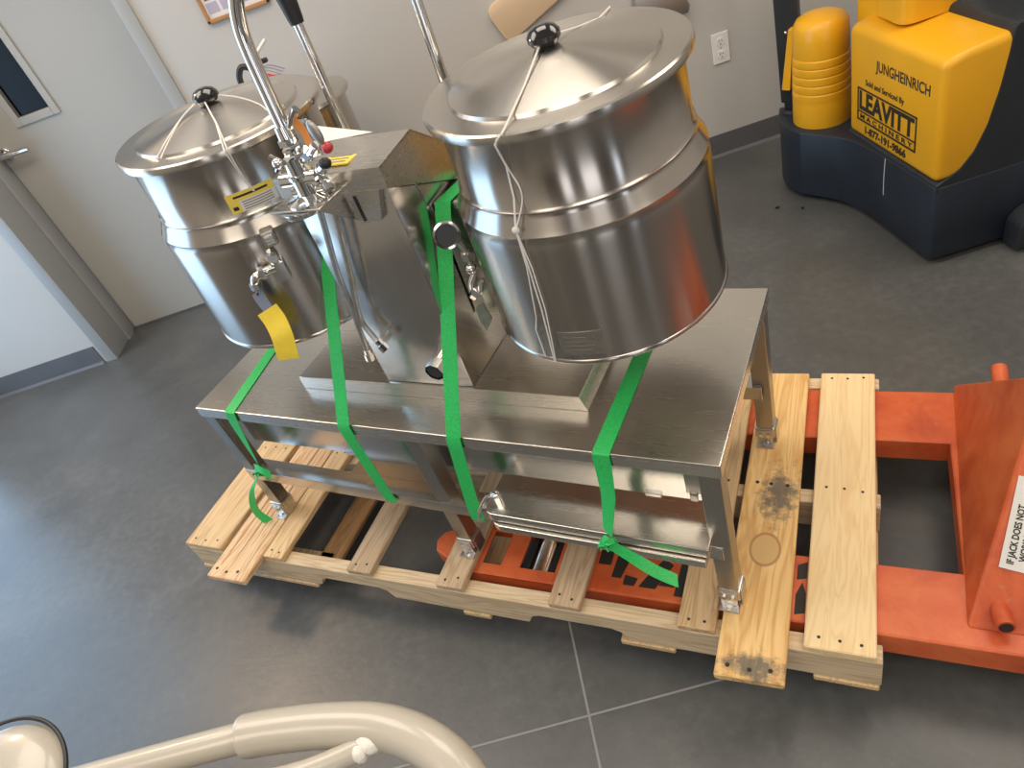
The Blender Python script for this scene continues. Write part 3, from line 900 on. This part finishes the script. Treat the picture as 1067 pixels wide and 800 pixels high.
for o in (0, .007):
    tube(bm, [on_lid(MLL, .004, -.012, .010), on_lid(MLL, .075, -.070 - o * .2, .002), on_lid(MLL, .150, -.138 - o), on_lid(MLL, .156, -.1445 - o, -.004), dn(-42.5 - o * 120, .385, NL + .012, KLC, KLA), dn(-42 - o * 90, .35, NL, KLC, KLA), dn(-40.5 - o * 60, .330, NL, KLC, KLA)], .0015, 6)
tube(bm, [on_lid(MLL, .010, .006, .010), on_lid(MLL, .06, .018, .006), on_lid(MLL, .12, .006, .004), on_lid(MLL, .165, -.02), on_lid(MLL, .19, -.04)], .0015, 6, 4)
tube(bm, [MLL @ V((.0125 * math.cos(k * PI / 6), .0125 * math.sin(k * PI / 6), .030)) for k in range(13)], .0015, 6)
solo('white_cord', 'white cords looped round the black knob of the left kettle lid', 'cord', bm, STRING, FT, (.307, .25, 1.2), 'white cords over the kettle lids')

# yellow tag on the left kettle's elbow
t = thing('hang_tag', 'yellow paper tag with a grey top hanging from the left kettle elbow', 'tag', FT, (.43, .03, .80))
bm = nb(); wv = V((.93, .30, .10))
ribbon(bm, [(.424, .040, .936), (.428, .037, .915), (.437, .034, .890)], .026, [V((.85, .45, .35)), V((.9, .38, .25)), wv], .0012, 4)
gt = part('grey_card', bm, GREYTAG, t, 'grey upper card')
bm = nb(); lathe(bm, [(0, -.0015), (.0035, -.0015), (.0035, .0015), (0, .0015)], axis_matrix((.424, .0395, .931), (.2, -1, .2)), 12); part('eyelet', bm, INK, gt)
bm = nb()
ribbon(bm, [(.436, .030, .900), (.448, .024, .875), (.457, .012, .846), (.452, .006, .815), (.446, .004, .792)], .052, [V((.9, .38, .3)), V((.9, .38, .25)), V((.92, .3, .15)), V((.95, .25, .05)), V((.96, .2, .0))], .0010, 5)
yc = part('yellow_card', bm, YTAG, t, 'yellow lower card')
bm = nb()
for i in range(5):
    z = .868 - .013 * i; x = .4505 + (.004 if i in (1, 2) else 0)
    ribbon(bm, [(x - .014, .0095 - .0018 * i + .010, z - .001), (x + .014, .0165 - .0018 * i + .010, z + .001)], .0016, (0, 0, 1), .0003)
part('card_print', bm, PAPER, yc)
bm = nb(); tube(bm, [(.424, .0385, .933), (.420, .045, .945), (.4195, .058, .948)], .0008, 6); part('tie_wire', bm, ZINC, t)

# ------------------------------------------------------------------ tap with hoses
t = thing('pot_filler_tap', 'chrome pot filler tap with a tall swan neck on the console front', 'tap', FT, (.655, .06, 1.112))
bm = nb()
lathe(bm, [(0, 1.112), (.044, 1.112), (.044, 1.116), (.030, 1.120), (.021, 1.124), (.0205, 1.150), (.023, 1.152), (.023, 1.158), (.019, 1.160), (.019, 1.185), (0, 1.185)], Matrix.Translation((.668, .062, 0)), 28)
lathe(bm, [(0, 1.098), (.040, 1.098), (.042, 1.102), (.042, 1.1075), (0, 1.1075)], Matrix.Translation((.655, .050, 0)), 28)
tube(bm, [(.630, .055, 1.150), (.705, .060, 1.150)], .0125, 14)
tube(bm, [(.640, .055, 1.128), (.700, .065, 1.128)], .008, 12)
part('mixer_body', bm, CHROME, t)
bm = nb()
box(bm, .628, .694, .100, .106, 1.165, 1.228, .003)
bk = part('backplate', bm, STEEL_PANEL, t)
bm = nb()
for z in (1.190, 1.205): lathe(bm, [(0, z), (.017, z), (.017, z + .010), (0, z + .010)], Matrix.Translation((.672, .066, 0)), 6)
lathe(bm, [(0, 1.216), (.015, 1.216), (.013, 1.236), (0, 1.236)], Matrix.Translation((.674, .066, 0)), 20)
for a in (0, 2.1, 4.2): tube(bm, [(.650, .050, 1.185), (.650 + .016 * math.cos(a), .042, 1.185 + .016 * math.sin(a))], .0045, 8)
ball(bm, (.650, .042, 1.185), .009, .007, .009)
part('swivel_nut', bm, CHROME, t)
bm = nb()
sp = [(.676, .066, 1.23), (.678, .068, 1.30), (.680, .070, 1.352), (.686, .072, 1.385), (.702, .076, 1.42), (.730, .083, 1.452), (.77, .094, 1.470), (.81, .106, 1.462), (.835, .114, 1.43)]
tube(bm, sp, .0115, 16, 5); part('spout', bm, CHROME, t)
bm = nb()
tube(bm, [(.690, .060, 1.178), (.715, .055, 1.190), (.738, .050, 1.204)], .0065, 10, 4)
tube(bm, [(.690, .066, 1.150), (.712, .060, 1.142), (.722, .052, 1.128)], .0075, 10, 4)
lathe(bm, [(0, 0), (.012, 0), (.012, .014), (0, .014)], axis_matrix((.705, .058, 1.186), (.8, -.15, .5)), 6)
ball(bm, (.716, .060, 1.160), .012, .010, .010)
tube(bm, [(.716, .060, 1.160), (.738, .054, 1.172)], .009, 10)
hv = part('handle_stems', bm, CHROME, t)
bm = nb(); ball(bm, (.748, .052, 1.222), .010, .006, .020, Matrix.Rotation(-.25, 4, 'Y')); part('lever', bm, ALU, t, 'dull grey lever paddle')
bm = nb(); ball(bm, (.757, .052, 1.196), .0095, .0095, .0085); part('hot_button', bm, RED, t, 'dark red button')
bm = nb(); ball(bm, (.738, .052, 1.172), .011, .010, .009); part('lever_grip', bm, BLACKRUB, t, 'black grip')
bm = nb(); tube(bm, [(.690, .068, 1.232), (.702, .066, 1.243), (.716, .068, 1.256)], .0065, 8); part('clip', bm, CHROME, t)
def hose(pts):
    bm = nb(); tube(bm, pts[:-1] + [pts[-1]], .0058, 10, 6)
    h = part('supply_hose', bm, ZINC, t)
    e = V(pts[-1]); d = (V(pts[-1]) - V(pts[-2])).normalized()
    bm = nb(); lathe(bm, [(0, -.006), (.0075, -.006), (.0075, .004), (.0105, .005), (.0105, .020), (.007, .021), (0, .021)], axis_matrix(e, d), 8)
    part('hose_nut', bm, CHROME, h)
    bm = nb(); tube(bm, [V(pts[0]) + V((0, 0, .012)), V(pts[0]) + (V(pts[1]) - V(pts[0])) * .35], .0085, 10); part('hose_collar', bm, BRASS, h)
hose([(.648, .085, 1.092), (.636, .085, 1.046), (.609, .085, .944), (.599, .085, .865), (.583, .085, .780), (.579, .085, .750)])
hose([(.674, .088, 1.092), (.662, .088, 1.035), (.636, .088, .944), (.603, .088, .842), (.612, .088, .790), (.622, .086, .775)])

# tag and paper at the back of the tap
bm = nb(); ribbon(bm, [(.702, .066, 1.241), (.712, .066, 1.222), (.716, .062, 1.198)], .016, (.8, .1, .5), .0008, 3)
solo('orange_tag', 'small orange tag tied to the tap beside its spout', 'tag', bm, ORTAG, FT, (.71, .066, 1.20))
bm = nb()
vs = [(.565, .243, 1.166), (.690, .243, 1.139), (.612, .200, 1.1495), (.585, .205, 1.154)]
A = [bm.verts.new(p) for p in vs]; B = [bm.verts.new(V(p) + V((0, 0, .0012))) for p in vs]
bm.faces.new(A); bm.faces.new(list(reversed(B)))
for i in range(4): bm.faces.new([A[i], B[i], B[(i + 1) % 4], A[(i + 1) % 4]])
solo('paper_sheet', 'white paper sheet lying on the console cover behind the tap', 'paper', bm, PAPER, FT, (.62, .22, 1.148))

# ------------------------------------------------------------------ green straps
def knot(bm, c, s=1.0):
    c = V(c)
    rnd = random.Random(3)
    for k in range(5):
        a = [c + V((rnd.uniform(-.018, .018), rnd.uniform(-.014, .002), rnd.uniform(-.018, .018))) * s for _ in range(5)]
        ribbon(bm, a, .012, [V((rnd.uniform(-1, 1), .3, rnd.uniform(-1, 1))) for _ in a], .003, 5)
W_ = .033
bm = nb()
ribbon(bm, [(.060, .33, ZT + .0016), (.088, .20, ZT + .0016), (.130, .004, ZT + .0016), (.132, -.003, ZT - .001), (.124, -.005, ZT - .034), (.105, -.006, .47), (.095, -.007, .405)], W_, [V((1, .2, 0)), V((1, .2, 0)), V((1, .1, 0)), V((1, 0, 0)), V((1, 0, .1)), V((.9, -.3, .3)), V((.8, -.5, .3))], .0014)
knot(bm, (.095, -.010, .40))
ribbon(bm, [(.09, -.014, .40), (.10, -.02, .425), (.135, -.03, .43), (.16, -.03, .415)], .022, [V((0, .2, 1)), V((.3, .2, 1)), V((0, .4, 1)), V((0, .5, 1))], .0014, 4)
ribbon(bm, [(.095, -.016, .398), (.060, -.030, .362), (.022, -.034, .318), (-.012, -.034, .262), (-.026, -.032, .222), (-.010, -.030, .178)], .026, [V((.8, -.3, .5)), V((.9, -.1, .5)), V((1, 0, .3)), V((1, .2, 0)), V((.9, .4, 0)), V((.6, .7, .3))], .0014, 5)
solo('green_strap', 'green strap knotted round the front left leg, tail hanging over the pallet', 'strap', bm, GREEN, FT, (.10, 0, .40), 'green tie-down straps')
bm = nb()
ribbon(bm, [(.528, .29, 1.0145), (.525, .201, 1.0145), (.523, .198, 1.008), (.495, -.002, ZT + .002), (.494, -.004, ZT - .002), (.494, -.005, ZT - .034), (.500, -.004, .384), (.502, -.004, .352)], W_, (1, .05, 0), .0014)
solo('green_strap', 'green strap running down the console left of the tap hoses', 'strap', bm, GREEN, FT, (.50, 0, .35), 'green tie-down straps')
bm = nb()
ribbon(bm, [(.826, .315, 1.0145), (.815, .201, 1.0145), (.813, .198, 1.008), (.7815, -.002, ZT + .002), (.780, -.004, ZT - .002), (.776, -.006, ZT - .034), (.752, -.012, .40), (.750, -.014, .352)], W_, (1, .05, 0), .0014)
solo('green_strap', 'green strap running down past the round gauge beside the right kettle', 'strap', bm, GREEN, FT, (.78, 0, .35), 'green tie-down straps')
bm = nb()
ribbon(bm, [(1.095, .46, ZT + .0016), (1.092, .25, ZT + .0016), (1.092, .004, ZT + .0016), (1.092, -.003, ZT - .001), (1.091, -.005, ZT - .034), (1.085, -.008, .50), (1.072, -.030, .412)], W_, [V((1, 0, 0))] * 5 + [V((1, -.3, .0)), V((.7, -.6, .1))], .0014)
knot(bm, (1.072, -.040, .395), .95)
ribbon(bm, [(1.078, -.046, .398), (1.120, -.052, .378), (1.165, -.056, .350), (1.205, -.058, .335)], .024, [V((.2, .2, 1)), V((.2, .6, 1)), V((.1, 1, .2)), V((-.2, .8, .6))], .0014, 5)
solo('green_strap', 'green strap coming from under the right kettle, its knot on the sliding rail', 'strap', bm, GREEN, FT, (1.07, 0, .38), 'green tie-down straps')

# ------------------------------------------------------------------ electric stacker (room frame)
t = thing('electric_stacker', 'yellow and dark blue electric stacker parked by the back wall', 'stacker', FW, (2.4, .75, 0))
def rounded(poly, corner_r):
    """round listed corners {index: radius} of a polygon"""
    out = []; n = len(poly)
    for i, p in enumerate(poly):
        r = corner_r.get(i, 0)
        if not r: out.append(p); continue
        p = V((p[0], p[1])); a = V(poly[i - 1]) - p; b = V(poly[(i + 1) % n]) - p
        a.normalize(); b.normalize()
        s = p + a * r; e = p + b * r
        for k in range(7):
            u = k / 6; out.append(tuple((1 - u) ** 2 * s + 2 * u * (1 - u) * p + u * u * e))
    return out
bm = nb()
fp = [(2.140, .412), (2.135, .76), (2.115, .90), (2.060, 1.00), (2.015, 1.06), (1.995, 1.15), (2.02, 1.27), (2.12, 1.33), (2.60, 1.33), (2.60, .412)]
fp = rounded(fp, {0: .02, 1: .03, 2: .05, 3: .04, 5: .035, 6: .045, 7: .045})
prism(bm, fp, 'z', .022, .275, .0025, 2)
ch = part('chassis', bm, NAVY, t, 'dark blue plastic chassis', ang=55)
bm = nb()
sp = [(2.142, .25), (2.142, .285), (2.165, .296), (2.205, .315), (2.245, .362), (2.275, .43), (2.298, .53), (2.312, .63), (2.316, .685), (2.325, .695), (2.415, .705), (2.43, .69), (2.46, .55), (2.60, .50), (2.60, .25)]
prism(bm, sp, 'y', .414, .95, .008, 2)
part('rear_housing', bm, CHAR, t, 'charcoal housing behind the yellow cover')
bm = nb(); tube(bm, [(2.1355, .688, .272), (2.1345, .69, .2), (2.134, .688, .14)], .0015, 6); part('scratch', bm, WLAB, ch)
bm = nb()
# yellow cover: side profile in x,z extruded along y, with rounded edges
cp_ = [(2.138, .290), (2.190, .290), (2.245, .310), (2.285, .36), (2.315, .44), (2.335, .54), (2.350, .60), (2.356, .676), (2.20, .664), (2.136, .648)]
prism(bm, cp_, 'y', .418, .935, .022, 4)
yb = part('yellow_cover', bm, YPLAST, t, 'yellow plastic front cover', ang=75)
bm = nb(); prism(bm, rounded([(2.178, .700), (2.192, .90), (2.36, .90), (2.34, .70)], {0: .05, 1: .04}), 'z', .672, 1.02, .004, 2); part('control_head', bm, YPLAST, t, 'yellow head standing on the cover')
bm = nb(); prism(bm, rounded([(2.20, .80), (2.20, 1.06), (2.40, 1.06), (2.40, .80)], {0: .06, 1: .08}), 'z', .60, .86, .006, 2); part('shoulder_cover', bm, YPLAST, t)
# ribbed motor cover
bm = nb()
Mm = Matrix.Translation((2.135, 1.135, 0)) @ Matrix.Diagonal((.92, 1.0, 1, 1))
pr = [(0, .268), (.108, .268), (.110, .275), (.109, .36)]
for k in range(5):
    z = .372 + k * .030
    pr += [(.1085 - k * .001, z), (.1095 - k * .001, z + .004), (.1085 - k * .001, z + .024), (.1055 - k * .001, z + .027)]
pr += [(.1035, .53), (.102, .585), (.098, .618), (.086, .638), (.060, .650), (0, .655)]
lathe(bm, pr, Mm, 40)
part('motor_cover', bm, YPLAST, t, 'ribbed yellow motor cover', ang=40)
bm = nb()
hexa(bm, [(2.030, 1.245, .38), (2.050, 1.215, .38), (2.075, 1.245, .38), (2.055, 1.275, .38)], [(2.058, 1.230, .60), (2.065, 1.20, .60), (2.09, 1.23, .60), (2.08, 1.25, .60)], .004)
part('cover_flank', bm, YPLAST, t)
bm = nb()
hexa(bm, [(2.055, 1.285, .235), (2.105, 1.250, .235), (2.135, 1.300, .235), (2.085, 1.335, .235)], [(2.050, 1.275, .32), (2.105, 1.235, .32), (2.135, 1.285, .32), (2.075, 1.325, .32)], .006)
hexa(bm, [(2.040, 1.280, .315), (2.108, 1.232, .315), (2.140, 1.285, .315), (2.070, 1.330, .315)], [(2.015, 1.275, 1.10), (2.083, 1.227, 1.10), (2.115, 1.275, 1.10), (2.045, 1.325, 1.10)], .006)
ps = part('tiller_post', bm, CHAR, t, 'black upright post')
bm = nb(); ball(bm, (2.058, 1.250, .585), .006, .006, .006); part('bolt', bm, CHROME, ps)
bm = nb(); tube(bm, [(2.09, 1.285, .235), (2.10, 1.29, .27)], .06, 24); part('swivel', bm, CHAR, t)
bm = nb(); box(bm, 2.42, 2.50, .62, .72, .70, 1.35, .006); part('mast_column', bm, CHAR, t)
bm = nb()
prism(bm, rounded([(2.372, .01), (2.372, .105), (2.42, .135), (2.62, .135), (2.62, .01)], {1: .03, 2: .02}), 'y', .34, .412, .006)
lg = part('load_leg', bm, CHAR, t)
bm = nb(); lathe(bm, [(0, 0), (.014, 0), (.014, .008), (.006, .012), (0, .012)], axis_matrix((2.405, .340, .062), (0, -1, 0)), 6); part('bolt', bm, CHROME, lg)
bm = nb()
tube(bm, [(2.10, 1.14, .045), (2.18, 1.14, .045)], .045, 24); tube(bm, [(2.45, .60, .06), (2.45, .72, .06)], .06, 24)
part('drive_wheels', bm, BLACKRUB, t)
bm = nb(); ball(bm, (2.235, .735, .682), .008, .014, .004); part('latch_hole', bm, INK, yb)
# lettering on the yellow front, reading left (far) to right (near): +text x runs along -y
def front_m(y, z): return Matrix(((0, 0, -1, 2.1365), (-1, 0, 0, y), (0, 1, 0, z), (0, 0, 0, 1)))
lt = yb
bm = text_bm('JUNGHEINRICH', .046, front_m(.765, .543), .0006, .0008, width=.292); part('brand_lettering', bm, INK, lt)
bm = text_bm('Sold and Serviced By', .026, front_m(.825, .481), .0006, .0004, width=.225); part('small_lettering', bm, INK, lt)
bm = nb()
FX = 2.1362
def fr(y0, y1, z0, z1): box(bm, FX - .001, FX + .004, y0, y1, z0, z1)
Y0, Y1, Z0, Z1 = .527, .874, .352, .464
fr(Y0, Y1, Z1 - .005, Z1); fr(Y0, Y1, Z0, Z0 + .005); fr(Y0, Y0 + .005, Z0, Z1); fr(Y1 - .005, Y1, Z0, Z1); fr(Y0, Y1, .382, .386)
part('logo_frame', bm, INK, lt)
bm = text_bm('LEAVITT', .085, front_m(.862, .394), .0006, .0028, width=.322); part('logo_lettering', bm, INK, lt)
bm = text_bm('M A C H I N E R Y', .022, front_m(.855, .361), .0006, .0003, width=.310); part('small_lettering', bm, INK, lt)
bm = text_bm('1-877-191-9866', .036, front_m(.822, .316), .0006, .0008, width=.245); part('phone_lettering', bm, INK, lt)

# ------------------------------------------------------------------ steel pot behind the left kettle
t = thing('steel_pot', 'large steel pot with conical lid standing behind the left kettle', 'pot', FW, (.20, 1.27, 0))
MP = Matrix.Translation((.20, 1.27, 0))
bm = nb(); lathe(bm, [(0, .12), (.235, .12), (.25, .14), (.25, .90), (.262, .905), (.262, .915), (.244, .915), (.244, .86)], MP, 64); part('body', bm, STEEL, t, ang=50)
bm = nb(); lathe(bm, [(0, .99), (.26, .917), (.272, .912), (.275, .920), (.268, .930), (.22, .945), (.06, 1.025), (.03, 1.035), (0, 1.037)], MP, 64); part('lid', bm, STEEL_LID, t, ang=30)
for a in (.6, 2.2, 3.7, 5.3):
    bm = nb(); tube(bm, [(.20 + .19 * math.cos(a), 1.27 + .19 * math.sin(a), 0), (.20 + .19 * math.cos(a), 1.27 + .19 * math.sin(a), .125)], .018, 12); part('leg', bm, STEEL_LEG, t)
bm = nb(); tube(bm, [(.118, 1.29, 1.012), (.122, 1.29, 1.055), (.145, 1.29, 1.085), (.175, 1.29, 1.075)], .011, 10, 5)
solo('black_hook', 'black hooked handle on the steel pot lid, left of the spout', 'hook', bm, BLACKRUB, FW, (.118, 1.29, 1.0))
t = thing('cable_bundle', 'bundle of thin cables with a white stick on the steel pot lid', 'cables', FW, (.24, 1.28, 1.03))
bm = nb(); tube(bm, [(.185, 1.28, 1.070), (.225, 1.29, 1.115), (.265, 1.30, 1.140)], .006, 10); part('white_stick', bm, PAPER, t)
bm = nb(); box(bm, .195, .245, 1.27, 1.295, 1.075, 1.09, .004); part('black_clamp', bm, BLACKRUB, t)
bm = nb()
for k in range(3):
    tube(bm, [(.17, 1.27, 1.045 + .004 * k), (.22 + .01 * k, 1.265, 1.058 + .005 * k), (.275 + .008 * k, 1.25 + .010 * k, 1.030 + .004 * k)], .0022, 6, 4)
part('cables', bm, plain('violet_cable', (.30, .26, .34), .4), t)
bm = nb(); tube(bm, [(.215, 1.255, 1.048), (.245, 1.245, 1.032), (.262, 1.24, 1.022)], .007, 8); part('red_plug', bm, RED, t)

# ------------------------------------------------------------------ cream tube frame near the camera
t = thing('tube_frame', 'cream enamelled bent tube frame at the bottom edge of the photo', 'frame', FW, (.4, -1.03, 0))
bm = nb()
tube(bm, [(.438, -1.022, .80), (.450, -1.0222, .80), (.485, -1.026, .80), (.545, -1.036, .80), (.609, -1.054, .80), (.659, -1.083, .80), (.694, -1.119, .795), (.712, -1.156, .78), (.722, -1.185, .73), (.724, -1.195, .60), (.724, -1.195, .0)], [.0185, .0235] + [.0245] * 40, 24, 6)
part('upper_bend', bm, CREAM, t)
bm = nb(); tube(bm, [(-.05, -1.02, 0), (-.05, -1.02, .70), (-.03, -1.02, .77), (.03, -1.02, .80), (.149, -1.02, .80), (.313, -1.02, .80), (.45, -1.022, .80)], .0175, 24, 6); part('side_tube', bm, CREAM, t)
bm = nb(); tube(bm, [(.33, -1.074, .80), (.436, -1.078, .80), (.527, -1.081, .80), (.612, -1.068, .80)], .0125, 20, 4); part('inner_tube', bm, CREAM, t)
bm = nb(); tube(bm, [(.33, -1.074, .80), (.30, -1.078, .78), (.295, -1.08, .72), (.295, -1.08, .0)], .0125, 16, 4); part('inner_post', bm, CREAM, t)
bm = nb(); ball(bm, (.600, -1.068, .803), .018, .015, .013); ball(bm, (.588, -1.078, .801), .009, .010, .012)
part('weld', bm, WELD, t, 'rough white weld')
bm = nb()
Mw = axis_matrix((.035, -.985, .74), (.05, -.15, 1))
lathe(bm, [(0, .012), (.05, .018), (.085, .012), (.098, .004), (.106, -.006), (.1, -.014), (0, -.014)], Mw, 48)
wh = part('round_foot', bm, CREAM, t, 'cream round plate with a dark rim')
bm = nb(); tube(bm, [Mw @ V((.110 * math.cos(k * PI / 32), .110 * math.sin(k * PI / 32), .004)) for k in range(65)], .003, 8); part('dark_rim', bm, BLACKRUB, wh)
bm = nb(); tube(bm, [(.035, -.985, .735), (.01, -1.0, .73), (-.045, -1.02, .70)], .012, 12, 4); part('foot_bracket', bm, CREAM, t)

# crumbs on the floor
for k, (x, y, lab) in enumerate(((1.911, 1.053, 'larger black crumb on the floor left of the stacker'), (1.985, .99, 'smaller black crumb nearer the stacker base'))):
    bm = nb(); ball(bm, (x, y, .004), .010 - .003 * k, .006, .004, u=8, v=5)
    solo('floor_crumb', lab, 'debris', bm, DEBRIS, FW, (x, y, 0), 'black crumbs on the floor')

# ------------------------------------------------------------------ daylight, lamps, camera
def area(name, loc, rot, sx, sy, col, power, shape='RECTANGLE'):
    l = bpy.data.lights.new(name, 'AREA'); l.shape = shape; l.size = sx
    if shape in ('RECTANGLE', 'ELLIPSE'): l.size_y = sy
    l.color = col; l.energy = power
    o = bpy.data.objects.new(name, l); COL.objects.link(o); o.location = loc; o.rotation_euler = rot
    return o
for k, (a, b_) in enumerate(WINS):
    area('daylight_window', (XL - .02, (a + b_) / 2, 1.185), (0, -PI / 2, 0), 2.3, b_ - a, (.46, .72, 1.0), 30)
for (a, b_), c_, p_ in zip(LITES, ((1.0, .88, .72), (1.0, .88, .72), (.9, .95, 1.0)), (5.5, 9, 4)):
    area('daylight_tall_light', ((a + b_) / 2, YR + .02, 1.15), (PI / 2, 0, 0), b_ - a - .06, 2.1, c_, p_)
for x, y in ((-.9, -2.3), (.9, -2.3), (2.7, -2.3), (-.6, .2), (1.0, .3), (2.8, .2)):
    area('ceiling_lamp', (x, y, ZC - .01), (0, 0, 0), 1.15, 1.15, (1.0, .89, .75), 20)
area('ceiling_downlight', (-1.75, 1.25, ZC - .01), (0, 0, 0), .45, .45, (1.0, .72, .46), 20, 'DISK')

w = bpy.data.worlds.new('sky'); sc.world = w; w.use_nodes = True
nt = w.node_tree
bg = nt.nodes['Background']
bg.inputs['Color'].default_value = (.42, .62, 1.0, 1); bg.inputs['Strength'].default_value = 0.8

cam = bpy.data.cameras.new('camera'); co = bpy.data.objects.new('camera', cam); COL.objects.link(co)
cam.sensor_width = 36.0; cam.lens = 731.659 / 1067 * 36.0; cam.clip_start = 0.02
R = Matrix(((0.950269, 0.300072, 0.083345), (-0.122619, 0.606502, -0.78557), (-0.286276, 0.736282, 0.613135)))
co.matrix_world = Matrix.Translation((0.925, -1.450, 1.509)) @ R.to_4x4()
sc.camera = co
vs_ = sc.view_settings
vs_.view_transform = 'Standard'; vs_.look = 'None'; vs_.gamma = 1.0; vs_.use_curve_mapping = False; vs_.exposure = 0.36
sc.cycles.use_denoising = True
sc.cycles.max_bounces = 10; sc.cycles.glossy_bounces = 6; sc.cycles.diffuse_bounces = 4
sc.cycles.caustics_reflective = True
